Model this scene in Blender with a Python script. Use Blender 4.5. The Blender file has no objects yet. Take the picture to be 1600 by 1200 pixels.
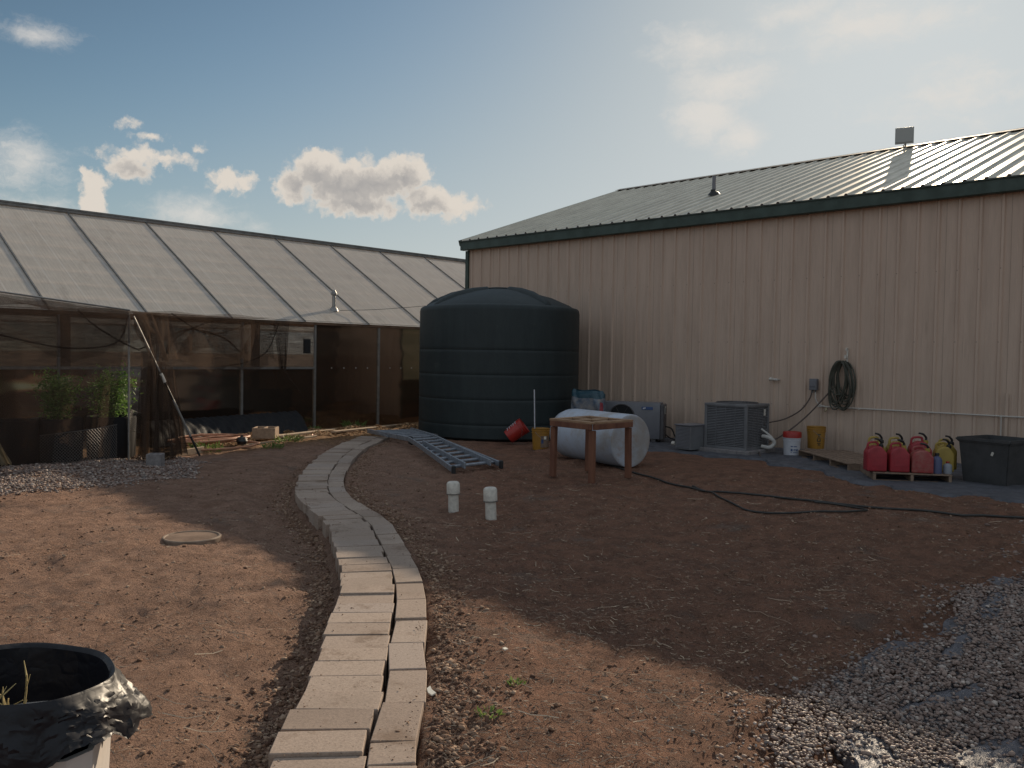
import bpy, bmesh, math, random
import numpy as np
from mathutils import Vector, Matrix
random.seed(7); RNG = np.random.default_rng(11)
S = bpy.context.scene
C = S.collection
PI = math.pi

# ------------------------------------------------------------------ camera
PITCH, ROLL, HEAD, FPX = math.radians(1.8769), math.radians(0.8738), math.radians(46.622), 1331.0
def _cam():
    F = Vector((0, math.cos(PITCH), -math.sin(PITCH))); U0 = Vector((0, math.sin(PITCH), math.cos(PITCH))); R0 = Vector((1, 0, 0))
    R = math.cos(ROLL)*R0 + math.sin(ROLL)*U0; U = -math.sin(ROLL)*R0 + math.cos(ROLL)*U0
    ca, sa = math.cos(HEAD), math.sin(HEAD)
    t = lambda v: Vector((ca*v.x + sa*v.y, -sa*v.x + ca*v.y, v.z))
    R, U, F = t(R), t(U), t(F)
    m = Matrix((( R.x, U.x, -F.x, 0), (R.y, U.y, -F.y, 0), (R.z, U.z, -F.z, 1.6), (0, 0, 0, 1)))
    return m
cd = bpy.data.cameras.new('camera'); cam = bpy.data.objects.new('camera', cd); C.objects.link(cam)
cam.matrix_world = _cam(); cd.sensor_width = 36; cd.lens = FPX/1600*36; cd.clip_start = .05; cd.clip_end = 5000
S.camera = cam

# ------------------------------------------------------------------ light
SUNV = Vector((2.4, .78, 1.0)).normalized()
SUN_EL = math.asin(SUNV.z); SUN_AZ = math.atan2(SUNV.x, SUNV.y)
sd = bpy.data.lights.new('sun', 'SUN'); sd.energy = 5.0; sd.angle = math.radians(.55); sd.color = (1, .82, .60)
so = bpy.data.objects.new('sun', sd); C.objects.link(so)
so.rotation_euler = SUNV.to_track_quat('Z', 'Y').to_euler(); so.location = (30, 10, 14)
S.view_settings.view_transform = 'Standard'; S.view_settings.look = 'None'
S.view_settings.exposure = 0.0; S.view_settings.gamma = 1

# node helper ------------------------------------------------------
class NT:
    def __init__(s, tree): s.t = tree; s.n = tree.nodes; s.l = tree.links
    def node(s, typ, **kw):
        nd = s.n.new(typ)
        for k, v in kw.items(): setattr(nd, k, v)
        return nd
    def set(s, sock, v):
        if isinstance(v, bpy.types.NodeSocket): s.l.new(v, sock)
        elif isinstance(v, (tuple, list)) and sock.type == 'RGBA' and len(v) == 3: sock.default_value = (*v, 1)
        else: sock.default_value = v
    def math(s, op, a, b=0.0, c=0.0, clamp=False):
        nd = s.node('ShaderNodeMath', operation=op, use_clamp=clamp)
        s.set(nd.inputs[0], a); s.set(nd.inputs[1], b)
        if len(nd.inputs) > 2: s.set(nd.inputs[2], c)
        return nd.outputs[0]
    def mix(s, f, a, b, mode='MIX'):
        nd = s.node('ShaderNodeMix', data_type='RGBA', blend_type=mode)
        s.set(nd.inputs[0], f); s.set(nd.inputs[6], a); s.set(nd.inputs[7], b)
        return nd.outputs[2]
    def ramp(s, f, pts):
        nd = s.node('ShaderNodeValToRGB'); e = nd.color_ramp.elements
        while len(e) < len(pts): e.new(.5)
        for el, (p, c) in zip(e, pts):
            el.position = p; el.color = (*c, 1) if isinstance(c, tuple) else (c, c, c, 1)
        s.set(nd.inputs[0], f); return nd.outputs[0]
    def step(s, v, a, b, lo=0.0, hi=1.0):
        nd = s.node('ShaderNodeMapRange', interpolation_type='SMOOTHSTEP')
        s.set(nd.inputs[0], v); nd.inputs[1].default_value = a; nd.inputs[2].default_value = b
        nd.inputs[3].default_value = lo; nd.inputs[4].default_value = hi
        return nd.outputs[0]
    def coord(s, scale=(1, 1, 1), rot=(0, 0, 0), kind='Object'):
        tc = s.node('ShaderNodeTexCoord'); mp = s.node('ShaderNodeMapping')
        s.l.new(tc.outputs[kind], mp.inputs[0]); mp.inputs['Scale'].default_value = scale; mp.inputs['Rotation'].default_value = rot
        return mp.outputs[0]
    def noise(s, vec, scale, detail=4, rough=.55, dist=0, out=0):
        nd = s.node('ShaderNodeTexNoise'); s.set(nd.inputs['Vector'], vec)
        nd.inputs['Scale'].default_value = scale; nd.inputs['Detail'].default_value = detail
        nd.inputs['Roughness'].default_value = rough; nd.inputs['Distortion'].default_value = dist
        return nd.outputs[out]
    def vor(s, vec, scale, feature='F1', out='Distance'):
        nd = s.node('ShaderNodeTexVoronoi', feature=feature); s.set(nd.inputs['Vector'], vec); nd.inputs['Scale'].default_value = scale
        return nd.outputs[out]
    def bump(s, h, strength=.3, dist=.01, normal=None):
        nd = s.node('ShaderNodeBump'); s.set(nd.inputs['Height'], h); nd.inputs['Strength'].default_value = strength; nd.inputs['Distance'].default_value = dist
        if normal is not None: s.l.new(normal, nd.inputs['Normal'])
        return nd.outputs[0]

# ------------------------------------------------------------------ sky
HARD = [(0.857,0.1775,0.036,0.022),(0.9485,0.1898,0.0718,0.0336),(0.9807,0.202,0.039,0.0291),(0.9145,0.1971,0.0545,0.0295),(0.8817,0.2055,0.0308,0.0267),(0.9844,0.219,0.0156,0.0123),(0.8348,0.1715,0.046,0.0158),(1.0123,0.1848,0.0224,0.0222),(0.9375,0.1692,0.0614,0.017),(1.1591,0.2046,0.0555,0.0117),(1.1809,0.1914,0.0279,0.0156),(1.0741,0.1874,0.0296,0.0136),(1.0875,0.1796,0.0187,0.0081),(1.2139,0.1602,0.0156,0.0298),(1.2205,0.1789,0.0096,0.0141),(1.1095,0.22,0.0085,0.0059),(1.181,0.2345,0.0161,0.0057),(1.1591,0.226,0.0227,0.0058)]
SOFT = [(1.2755,0.1854,0.0422,0.0434),(1.2869,0.1373,0.0668,0.0314),(1.0974,0.1496,0.0663,0.0233),(1.0501,0.1387,0.0411,0.014),(0.5509,0.3422,0.071,0.0287),(0.5217,0.302,0.0632,0.0261),(0.4958,0.2444,0.0347,0.0202),(0.3754,0.3463,0.0892,0.0301),(0.4479,0.3659,0.0604,0.0183),(1.2639,0.3076,0.034,0.0105),(0.2932,0.2701,0.095,0.0368),(0.542,0.2666,0.0426,0.0268)]
W = bpy.data.worlds.new('World'); S.world = W; W.use_nodes = True
w = NT(W.node_tree); w.n.clear()
SKY_STRENGTH, SKY_POW, SKY_GAIN, SKY_TOP = .11, 2.3, .175, 6.3
def build_sky():
    out = w.node('ShaderNodeOutputWorld'); bg = w.node('ShaderNodeBackground')
    sky = w.node('ShaderNodeTexSky', sky_type='NISHITA', sun_disc=False)
    sky.sun_elevation = SUN_EL; sky.sun_rotation = SUN_AZ; sky.air_density = 1.0; sky.dust_density = .45; sky.ozone_density = 1.2
    tc = w.node('ShaderNodeTexCoord'); sx = w.node('ShaderNodeSeparateXYZ'); w.l.new(tc.outputs['Generated'], sx.inputs[0])
    az = w.math('ARCTAN2', sx.outputs[1], sx.outputs[0]); el = w.math('ARCSINE', sx.outputs[2])
    cb = w.node('ShaderNodeCombineXYZ'); w.l.new(az, cb.inputs[0]); w.l.new(el, cb.inputs[1]); v = cb.outputs[0]
    # roll the highlights off so that the sky beside the sun keeps its colour
    lum = w.node('ShaderNodeVectorMath', operation='DOT_PRODUCT'); w.l.new(sky.outputs[0], lum.inputs[0]); lum.inputs[1].default_value = (.3, .45, .25)
    L0 = w.math('MAXIMUM', lum.outputs['Value'], .05)
    L2 = w.math('MULTIPLY', w.math('POWER', L0, SKY_POW), SKY_GAIN); L1 = w.math('DIVIDE', L2, w.math('MULTIPLY_ADD', L2, 1/SKY_TOP, 1.0))
    sc = w.node('ShaderNodeVectorMath', operation='SCALE'); w.l.new(sky.outputs[0], sc.inputs[0]); w.l.new(w.math('DIVIDE', L1, L0), sc.inputs['Scale'])
    base = w.mix(w.step(L1, SKY_TOP*.30, SKY_TOP*.97, .0, .93), w.mix(1.0, sc.outputs[0], (.93, 1.03, 1.0), 'MULTIPLY'), w.mix(1.0, (.95, 1.01, 1.03), L1, 'MULTIPLY'))
    def field(lst, nv):
        s2 = w.node('ShaderNodeSeparateXYZ'); w.l.new(nv, s2.inputs[0]); acc = None
        for (a, e, ra, re) in lst:
            x = w.math('MULTIPLY', w.math('SUBTRACT', s2.outputs[0], a), 1/ra); y = w.math('MULTIPLY', w.math('SUBTRACT', s2.outputs[1], e), 1/re)
            d = w.math('SUBTRACT', 1.0, w.math('SQRT', w.math('ADD', w.math('MULTIPLY', x, x), w.math('MULTIPLY', y, y))))
            d = w.math('MULTIPLY', d, min(1.0, re/.02 if re < .02 else 1.0))
            acc = d if acc is None else w.math('SMOOTH_MAX', acc, d, .1)
        return acc
    def n2(vv, scale, detail, rough, out=0):
        nd = w.node('ShaderNodeTexNoise', noise_dimensions='2D'); w.l.new(vv, nd.inputs['Vector']); nd.inputs['Scale'].default_value = scale
        nd.inputs['Detail'].default_value = detail; nd.inputs['Roughness'].default_value = rough; return nd.outputs[out]
    def warp(amount, scale, detail, vv):
        n = n2(vv, scale, detail, .6, 1)
        a = w.node('ShaderNodeVectorMath', operation='MULTIPLY_ADD'); w.l.new(n, a.inputs[0]); a.inputs[1].default_value = (amount,)*3; a.inputs[2].default_value = (-amount/2,)*3
        c = w.node('ShaderNodeVectorMath', operation='ADD'); w.l.new(a.outputs[0], c.inputs[0]); w.l.new(vv, c.inputs[1])
        return c.outputs[0]
    def billow(vv, scale):
        nd = w.node('ShaderNodeTexVoronoi', feature='F1', voronoi_dimensions='2D'); w.l.new(vv, nd.inputs['Vector']); nd.inputs['Scale'].default_value = scale
        return w.math('SUBTRACT', .45, nd.outputs['Distance'])
    nv = warp(.020, 60, 5, v)
    D = field(HARD, nv)
    fine = n2(v, 150, 5, .7)
    bil = billow(nv, 62); bil2 = billow(nv, 140)
    D3 = w.math('ADD', D, w.math('ADD', w.math('MULTIPLY', bil, .34), w.math('MULTIPLY', bil2, .16)))
    D3 = w.math('ADD', D3, w.math('MULTIPLY', w.math('SUBTRACT', fine, .5), .30))
    alpha = w.step(D3, -.04, .42)
    thick = w.step(D3, .15, .75)
    up = w.node('ShaderNodeVectorMath', operation='ADD'); w.l.new(nv, up.inputs[0]); up.inputs[1].default_value = (-.006, .016, 0)
    low = w.step(w.math('ADD', field(HARD[:5]+HARD[9:10], up.outputs[0]), w.math('MULTIPLY', w.math('SUBTRACT', fine, .5), .35)), -.15, .55)
    shade = w.math('MULTIPLY', thick, low)
    shade = w.math('MULTIPLY', shade, w.step(w.math('ADD', bil, w.math('MULTIPLY', fine, .5)), -.3, .8, 1.05, .75), clamp=True)
    ccol = w.mix(shade, (6.6, 6.0, 5.3), (3.5, 3.35, 3.25))
    sv = w.node('ShaderNodeVectorMath', operation='MULTIPLY'); w.l.new(nv, sv.inputs[0]); sv.inputs[1].default_value = (1, 2.2, 1)
    wn = n2(sv.outputs[0], 22, 6, .68)
    wn2 = n2(v, 9, 2, .5)
    Dsoft = field(SOFT, v)
    sa = w.step(w.math('ADD', Dsoft, w.math('ADD', w.math('MULTIPLY', w.math('SUBTRACT', wn, .5), 1.5), w.math('MULTIPLY', w.math('SUBTRACT', wn2, .5), 1.6))), -.2, 1.2, 0, .75)
    c1 = w.mix(sa, base, (6.9, 6.5, 6.0))
    c2 = w.mix(w.math('MULTIPLY', alpha, .97), c1, ccol)
    # invented broken cloud overhead and behind the camera, unseen, added as ambient fill
    gen = tc.outputs['Generated']; fill_mask = w.math('MAXIMUM', w.step(el, .46, .62), w.step(w.math('ABSOLUTE', w.math('SUBTRACT', az, .77)), .68, .95))
    fill_mask = w.math('MULTIPLY', fill_mask, w.step(el, .02, .2)); cov = w.step(w.noise(gen, 2.6, 4, .6), .36, .54)
    c2 = w.mix(w.math('MULTIPLY', fill_mask, cov), c2, (4.2, 4.7, 5.2))
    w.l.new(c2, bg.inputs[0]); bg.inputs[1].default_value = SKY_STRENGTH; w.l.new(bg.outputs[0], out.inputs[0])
build_sky()

# ------------------------------------------------------------------ materials
def mat(name, col, rough=.7, metal=0, spec=.5, noise=.0, nscale=8, ncol=None, bump=0, bscale=60, bdist=.004, extra=None, stretch=(1, 1, 1), coat=0):
    m = bpy.data.materials.new(name); m.use_nodes = True; t = NT(m.node_tree); b = t.n['Principled BSDF']
    b.inputs['Roughness'].default_value = rough; b.inputs['Metallic'].default_value = metal; b.inputs['Specular IOR Level'].default_value = spec
    b.inputs['Coat Weight'].default_value = coat
    c = None; v = t.coord(stretch)
    if noise:
        nz = t.noise(v, nscale, 6, .65); f = t.step(nz, .35, .68)
        c2 = ncol if ncol else tuple(x*(1-noise) for x in col)
        c = t.mix(f, col, c2); t.l.new(c, b.inputs['Base Color'])
        r = t.step(nz, .3, .7, max(0, rough-.08), min(1, rough+.1)); t.l.new(r, b.inputs['Roughness'])
    else: b.inputs['Base Color'].default_value = (*col, 1)
    if bump:
        h = t.noise(v, bscale, 5, .6); t.l.new(t.bump(h, bump, bdist), b.inputs['Normal'])
    if extra: extra(t, b, v, c)
    return m
M = {}
def soil_mat():
    m = bpy.data.materials.new('soil'); m.use_nodes = True; t = NT(m.node_tree); b = t.n['Principled BSDF']; v = t.coord()
    big = t.noise(v, .55, 4, .6); mid = t.noise(v, 4.5, 6, .65); fin = t.noise(v, 45, 8, .75); fin2 = t.noise(v, 16, 6, .7)
    c = t.mix(t.step(mid, .32, .7), (.42, .26, .19), (.28, .165, .118))
    sep = t.node('ShaderNodeSeparateXYZ'); t.l.new(v, sep.inputs[0])
    # redder earth to the right of the path, greyer dusty patches in the middle
    red = t.step(t.math('SUBTRACT', sep.outputs[0], sep.outputs[1]), -1.6, .3)
    c = t.mix(t.math('MULTIPLY', red, .7), c, t.mix(t.step(mid, .35, .7), (.30, .135, .082), (.155, .075, .050)))
    far = t.step(t.math('ADD', sep.outputs[1], t.math('MULTIPLY', big, 1.2)), 13.0, 14.2)
    c = t.mix(far, c, t.mix(t.step(fin2, .4, .6), (.36, .21, .10), (.17, .085, .038)))
    dust = t.math('MULTIPLY', t.step(t.noise(v, 1.6, 6, .7), .56, .68), .55)
    c = t.mix(dust, c, (.20, .165, .145))
    c = t.mix(t.math('MULTIPLY', t.step(fin2, .52, .74), .6), c, (.075, .042, .028))
    c = t.mix(t.math('MULTIPLY', t.step(fin, .60, .76), .5), c, (.36, .27, .18))
    c = t.mix(t.math('MULTIPLY', t.step(fin, .42, .25), .6), c, (.06, .035, .025))
    t.l.new(c, b.inputs['Base Color']); b.inputs['Roughness'].default_value = .95; b.inputs['Specular IOR Level'].default_value = .15
    grit = t.noise(v, 170, 5, .8); c2 = t.mix(t.step(grit, .53, .40, 0, .75), c, (.06, .034, .024)); c2 = t.mix(t.step(grit, .55, .66, 0, .65), c2, (.46, .35, .26)); t.l.new(c2, b.inputs['Base Color'])
    h = t.math('ADD', t.math('MULTIPLY', fin, .8), t.math('ADD', t.math('MULTIPLY', fin2, 1.0), t.math('MULTIPLY', grit, .32)))
    t.l.new(t.bump(h, 1.0, .045), b.inputs['Normal'])
    return m
M['soil'] = soil_mat()
M['clod'] = mat('clod_earth', (.21, .135, .092), .95, noise=.5, nscale=3, ncol=(.11, .065, .043), bump=.4, bscale=120)
M['straw'] = mat('straw', (.52, .40, .26), .8, noise=.4, nscale=1.5, ncol=(.30, .20, .13))
M['pebble'] = None
def tone_mat(name, stops, rough=.8, bump=.15, bscale=90, spot=0):
    """colour of each piece of a scattered or laid surface comes from its 'tone' attribute"""
    m = bpy.data.materials.new(name); m.use_nodes = True; t = NT(m.node_tree); b = t.n['Principled BSDF']; v = t.coord()
    a = t.node('ShaderNodeAttribute', attribute_name='tone'); c = t.ramp(a.outputs['Fac'], stops)
    n = t.noise(v, bscale, 5, .7); c = t.mix(t.step(n, .35, .7, 0, .35), c, (.08, .06, .05))
    if spot:
        d = t.step(t.noise(v, 2.6, 7, .75), .54, .66); c = t.mix(t.math('MULTIPLY', d, spot), c, (.15, .095, .062))
        pit = t.step(t.noise(v, 55, 3, .6), .62, .70); c = t.mix(t.math('MULTIPLY', pit, .6), c, (.09, .065, .05))
        st = t.step(t.noise(v, .9, 5, .6), .45, .62); c = t.mix(t.math('MULTIPLY', st, .35), c, (.20, .155, .125))
    t.l.new(c, b.inputs['Base Color']); b.inputs['Roughness'].default_value = rough; b.inputs['Specular IOR Level'].default_value = .3
    t.l.new(t.bump(n, bump, .004), b.inputs['Normal'])
    return m
M['pebble'] = tone_mat('river_pebbles', [(0, (.11, .074, .06)), (.3, (.23, .16, .135)), (.6, (.33, .24, .20)), (.85, (.17, .15, .145)), (1, (.56, .47, .41))], .6)
M['paver'] = tone_mat('concrete_paver', [(0, (.31, .235, .19)), (.35, (.38, .295, .24)), (.7, (.42, .33, .27)), (1, (.37, .30, .26))], .9, .5, 85, .6)
M['straw2'] = tone_mat('dry_straw', [(0, (.055, .030, .022)), (.22, (.11, .065, .045)), (.55, (.25, .16, .11)), (.85, (.38, .28, .20)), (1, (.66, .53, .38))], .8)
M['clod2'] = tone_mat('earth_clods', [(0, (.10, .052, .034)), (.5, (.24, .14, .09)), (1, (.40, .29, .21))], .95, .4)
def wallpaint(name, c1, c2, rough=.5, ribdir=2):
    m = bpy.data.materials.new(name); m.use_nodes = True; t = NT(m.node_tree); b = t.n['Principled BSDF']
    v = t.coord((1, 1, .12)); v0 = t.coord()
    n = t.noise(v, 6, 6, .7); c = t.mix(t.step(n, .35, .7), c1, c2)
    sep = t.node('ShaderNodeSeparateXYZ'); t.l.new(v0, sep.inputs[0])
    splash = t.step(t.math('ADD', sep.outputs[2], t.math('MULTIPLY', t.noise(v0, 3, 4, .6), .5)), .75, .2)
    c = t.mix(t.math('MULTIPLY', splash, .45), c, tuple(x*.6 for x in c2))
    fy = t.math('FRACT', t.math('MULTIPLY', sep.outputs[1], 1/.3048)); fz = t.math('FRACT', t.math('MULTIPLY_ADD', sep.outputs[2], 1/1.12, .78))
    dot = t.math('MULTIPLY', t.math('LESS_THAN', t.math('ABSOLUTE', t.math('SUBTRACT', fy, .42)), .028), t.math('LESS_THAN', t.math('ABSOLUTE', t.math('SUBTRACT', fz, .5)), .008)); c = t.mix(t.math('MULTIPLY', dot, .6), c, (.09, .07, .055))
    lap = t.math('LESS_THAN', t.math('FRACT', t.math('MULTIPLY', sep.outputs[1], 1/.9144)), .009); c = t.mix(t.math('MULTIPLY', lap, .5), c, (.12, .09, .07))
    run = t.step(t.noise(t.coord((1, 5, .25)), 3, 5, .7), .58, .72); c = t.mix(t.math('MULTIPLY', run, .22), c, (.20, .145, .11))
    t.l.new(c, b.inputs['Base Color']); b.inputs['Roughness'].default_value = rough; b.inputs['Metallic'].default_value = .0
    t.l.new(t.bump(t.noise(v0, 1.7, 3, .5), .25, .03), b.inputs['Normal'])
    return m
M['tan'] = wallpaint('tan_steel_wall', (.54, .405, .32), (.465, .345, .27), .5)
def roofmat():
    m = bpy.data.materials.new('galvanised_roof'); m.use_nodes = True; t = NT(m.node_tree); b = t.n['Principled BSDF']
    v = t.coord((.25, 1, .25)); n = t.noise(v, 5, 6, .7)
    c = t.mix(t.step(n, .3, .7), (.60, .55, .44), (.46, .42, .34)); sep = t.node('ShaderNodeSeparateXYZ'); t.l.new(t.coord(), sep.inputs[0])
    fy = t.math('ABSOLUTE', t.math('SUBTRACT', t.math('FRACT', t.math('MULTIPLY', sep.outputs[1], 1/.3048)), .5)); fx = t.math('ABSOLUTE', t.math('SUBTRACT', t.math('FRACT', t.math('MULTIPLY', sep.outputs[0], 1/1.25)), .5))
    dot = t.math('MULTIPLY', t.math('LESS_THAN', fy, .05), t.math('LESS_THAN', fx, .022)); c = t.mix(t.math('MULTIPLY', dot, .6), c, (.12, .10, .08)); t.l.new(c, b.inputs['Base Color'])
    b.inputs['Metallic'].default_value = .75; t.l.new(t.step(n, .3, .7, .36, .46), b.inputs['Roughness']); return m
M['roof'] = roofmat()
M['green_trim'] = mat('dark_green_trim', (.040, .068, .056), .5, noise=.3, nscale=4)
M['tank'] = None
def tankmat():
    m = bpy.data.materials.new('tank_plastic'); m.use_nodes = True; t = NT(m.node_tree); b = t.n['Principled BSDF']
    v = t.coord((1, 1, .2)); v0 = t.coord(); n = t.noise(v, 5, 6, .7)
    c = t.mix(t.step(n, .35, .75), (.010, .018, .0205), (.017, .027, .029))
    d = t.math('MULTIPLY', t.step(t.noise(v0, 2.2, 6, .75), .60, .72), .35); c = t.mix(d, c, (.055, .065, .06))
    t.l.new(c, b.inputs['Base Color']); b.inputs['Roughness'].default_value = .62
    t.l.new(t.bump(t.noise(v0, 3, 4, .6), .35, .02), b.inputs['Normal']); return m
M['tank'] = tankmat()
def poly_mat(name, col, transp, gloss=.15, streak=90, axis=0):
    m = bpy.data.materials.new(name); m.use_nodes = True; t = NT(m.node_tree); t.n.remove(t.n['Principled BSDF']); o = t.n['Material Output']
    sc = [.6, .6, .6]; sc[axis] = 10
    v = t.coord(tuple(sc)); v0 = t.coord(); n = t.noise(v, 3.2, 5, .7); n2 = t.noise(v0, 1.4, 6, .7)
    c = t.mix(t.step(n, .3, .72), col, tuple(x*.78 for x in col)); c = t.mix(t.math('MULTIPLY', t.step(n2, .45, .7), .4), c, tuple(x*.75 for x in col))
    if axis == 0:
        sx_ = t.node('ShaderNodeSeparateXYZ'); t.l.new(v0, sx_.inputs[0]); fr_ = t.math('FRACT', t.math('MULTIPLY_ADD', sx_.outputs[0], 1/.4390, .11)); ln_ = t.math('LESS_THAN', fr_, .07); c = t.mix(t.math('MULTIPLY', ln_, .5), c, (1, .98, .94))
        rb_ = t.math('SINE', t.math('MULTIPLY', sx_.outputs[0], 95)); c = t.mix(t.step(rb_, .2, 1, 0, .16), c, tuple(x*.5 for x in col)); dirt = t.noise(t.coord((1.2, .35, .35)), 2.2, 6, .75); c = t.mix(t.step(dirt, .52, .74, 0, .4), c, (.42, .38, .33))
    df = t.node('ShaderNodeBsdfDiffuse'); tl = t.node('ShaderNodeBsdfTranslucent'); tr = t.node('ShaderNodeBsdfTransparent'); gl = t.node('ShaderNodeBsdfGlossy')
    t.l.new(c, df.inputs[0]); t.l.new(c, tl.inputs[0]); gl.inputs[1].default_value = .22
    bp = t.bump(t.noise(v0, 1.6, 3, .5), .3, .05); t.l.new(bp, gl.inputs['Normal'])
    a = t.node('ShaderNodeMixShader'); a.inputs[0].default_value = .56; t.l.new(df.outputs[0], a.inputs[1]); t.l.new(tl.outputs[0], a.inputs[2])
    b = t.node('ShaderNodeMixShader'); t.l.new(t.step(n, .25, .75, transp*1.25, transp*.6), b.inputs[0]); t.l.new(a.outputs[0], b.inputs[1]); t.l.new(tr.outputs[0], b.inputs[2])
    fr = t.node('ShaderNodeFresnel'); fr.inputs[0].default_value = 1.45
    g = t.node('ShaderNodeMixShader'); t.l.new(t.math('MULTIPLY', fr.outputs[0], gloss*4, clamp=True), g.inputs[0]); t.l.new(b.outputs[0], g.inputs[1]); t.l.new(gl.outputs[0], g.inputs[2])
    t.l.new(g.outputs[0], o.inputs[0]); return m
M['poly_roof'] = poly_mat('twinwall_roof', (.95, .90, .82), .06, .14)
def bronze_mat():
    m = bpy.data.materials.new('bronze_twinwall'); m.use_nodes = True; t = NT(m.node_tree); t.n.remove(t.n['Principled BSDF']); o = t.n['Material Output']
    v0 = t.coord(); v = t.coord((8, 1, .6)); n = t.noise(v, 2, 4, .6)
    df = t.node('ShaderNodeBsdfDiffuse'); t.l.new(t.mix(n, (.085, .060, .045), (.045, .033, .028)), df.inputs[0])
    gl = t.node('ShaderNodeBsdfGlossy'); gl.inputs[0].default_value = (.75, .62, .5, 1); gl.inputs[1].default_value = .09
    wv = t.noise(t.coord((.55, 1, 1.2)), 1.1, 2, .4); t.l.new(t.bump(wv, .35, .12), gl.inputs['Normal'])
    tr = t.node('ShaderNodeBsdfTransparent'); tr.inputs[0].default_value = (.55, .45, .38, 1)
    a = t.node('ShaderNodeMixShader'); a.inputs[0].default_value = .42; t.l.new(df.outputs[0], a.inputs[1]); t.l.new(tr.outputs[0], a.inputs[2])
    b = t.node('ShaderNodeMixShader'); b.inputs[0].default_value = .38; t.l.new(a.outputs[0], b.inputs[1]); t.l.new(gl.outputs[0], b.inputs[2])
    t.l.new(b.outputs[0], o.inputs[0]); return m
M['bronze'] = bronze_mat()
M['clear'] = poly_mat('clear_twinwall', (.24, .20, .175), .55, .1, axis=2)
def net_mat(name, col, dens):
    m = bpy.data.materials.new(name); m.use_nodes = True; t = NT(m.node_tree); t.n.remove(t.n['Principled BSDF']); o = t.n['Material Output']
    v = t.coord(); n = t.noise(v, 5, 5, .7)
    df = t.node('ShaderNodeBsdfDiffuse'); df.inputs[0].default_value = (*col, 1); tl = t.node('ShaderNodeBsdfTranslucent'); tl.inputs[0].default_value = (*col, 1)
    tr = t.node('ShaderNodeBsdfTransparent')
    a = t.node('ShaderNodeMixShader'); a.inputs[0].default_value = .35; t.l.new(df.outputs[0], a.inputs[1]); t.l.new(tl.outputs[0], a.inputs[2])
    b = t.node('ShaderNodeMixShader'); t.l.new(t.step(n, .3, .7, 1-dens*.85, 1-min(1, dens*1.15)), b.inputs[0]); t.l.new(a.outputs[0], b.inputs[1]); t.l.new(tr.outputs[0], b.inputs[2])
    t.l.new(b.outputs[0], o.inputs[0]); return m
M['net'] = net_mat('shade_netting', (.088, .062, .048), .47)
M['net_dense'] = net_mat('shade_netting_bunched', (.085, .060, .047), .60)
M['net_knot'] = net_mat('shade_netting_rolled', (.045, .032, .026), .62)
M['net_pale'] = net_mat('pale_netting', (.22, .18, .12), .8)
M['alu'] = mat('grey_aluminium', (.16, .16, .16), .5, .4, noise=.3, nscale=5)
M['steel'] = mat('galvanised_post', (.30, .29, .28), .45, .5, noise=.3, nscale=8)
M['ridge'] = mat('weathered_ridge_cap', (.20, .19, .18), .6, .2, noise=.3, nscale=5)
M['wire'] = mat('dull_wire', (.10, .09, .085), .5, .3)
M['ladder'] = mat('ladder_aluminium', (.33, .36, .41), .45, .5, noise=.35, nscale=14)
M['black_plastic'] = mat('black_plastic', (.018, .018, .02), .45, noise=.3, nscale=10)
def crumple(t, b, v, c):
    h = None
    for sc_, am in ((5, 1), (11, .5), (24, .22)):
        q = t.math('MULTIPLY', t.math('ABSOLUTE', t.math('SUBTRACT', t.noise(v, sc_, 1, .5, .4), .5)), am); h = q if h is None else t.math('ADD', h, q)
    t.l.new(t.bump(h, .7, .025), b.inputs['Normal'])
M['bag'] = mat('black_bin_liner', (.010, .010, .014), .42, spec=.32, extra=crumple)
M['film'] = mat('black_film', (.008, .008, .010), .6, spec=.2, bump=.5, bscale=9, bdist=.03)
M['fabric'] = mat('landscape_fabric', (.085, .088, .105), .7, noise=.35, nscale=5, bump=.8, bscale=7, bdist=.05)
M['fabric_pale'] = mat('landscape_fabric_pale', (.15, .145, .165), .52, spec=.35, noise=.4, nscale=6, bump=.9, bscale=10, bdist=.04, stretch=(1, 4, 1))
M['white_bin'] = mat('off_white_plastic', (.62, .57, .53), .5, noise=.2, nscale=5)
M['pvc'] = mat('white_pvc', (.62, .58, .52), .45, noise=.25, nscale=20)
M['white_tank'] = None
def wtank(name, stain):
    m = bpy.data.materials.new(name); m.use_nodes = True; t = NT(m.node_tree); b = t.n['Principled BSDF']; v = t.coord()
    n = t.noise(v, 2.5, 6, .7); n2 = t.noise(v, 9, 5, .7)
    c = t.mix(t.step(n, .4-stain*.12, .75-stain*.12), (.42, .47, .56), (.32, .30, .29)); c = t.mix(t.math('MULTIPLY', t.step(n2, .5, .7), .25+stain*.3), c, (.30, .19, .13))
    t.l.new(c, b.inputs['Base Color']); b.inputs['Roughness'].default_value = .45; return m
M['white_tank'] = wtank('white_polyethylene', 0); M['white_tank_end'] = wtank('stained_polyethylene', 1)
def woodmat(name, c1, c2, rough=.8, st=(1, 1, 8)):
    m = bpy.data.materials.new(name); m.use_nodes = True; t = NT(m.node_tree); b = t.n['Principled BSDF']
    v = t.coord(st); n = t.noise(v, 8, 6, .7, .6); t.l.new(t.mix(t.step(n, .3, .7), c1, c2), b.inputs['Base Color']); b.inputs['Roughness'].default_value = rough
    t.l.new(t.bump(n, .3, .004), b.inputs['Normal']); return m
M['wood_red'] = woodmat('stained_timber', (.20, .085, .048), (.115, .045, .028), st=(1, 1, .15))
M['wood_pale'] = woodmat('worn_timber_top', (.36, .23, .14), (.24, .14, .08), st=(.6, .6, 1))
M['pallet'] = woodmat('pallet_timber', (.25, .175, .125), (.15, .10, .072), st=(1, 1, 1))
M['board'] = woodmat('edging_board', (.45, .33, .22), (.30, .21, .14), st=(1, 1, 1))
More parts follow.
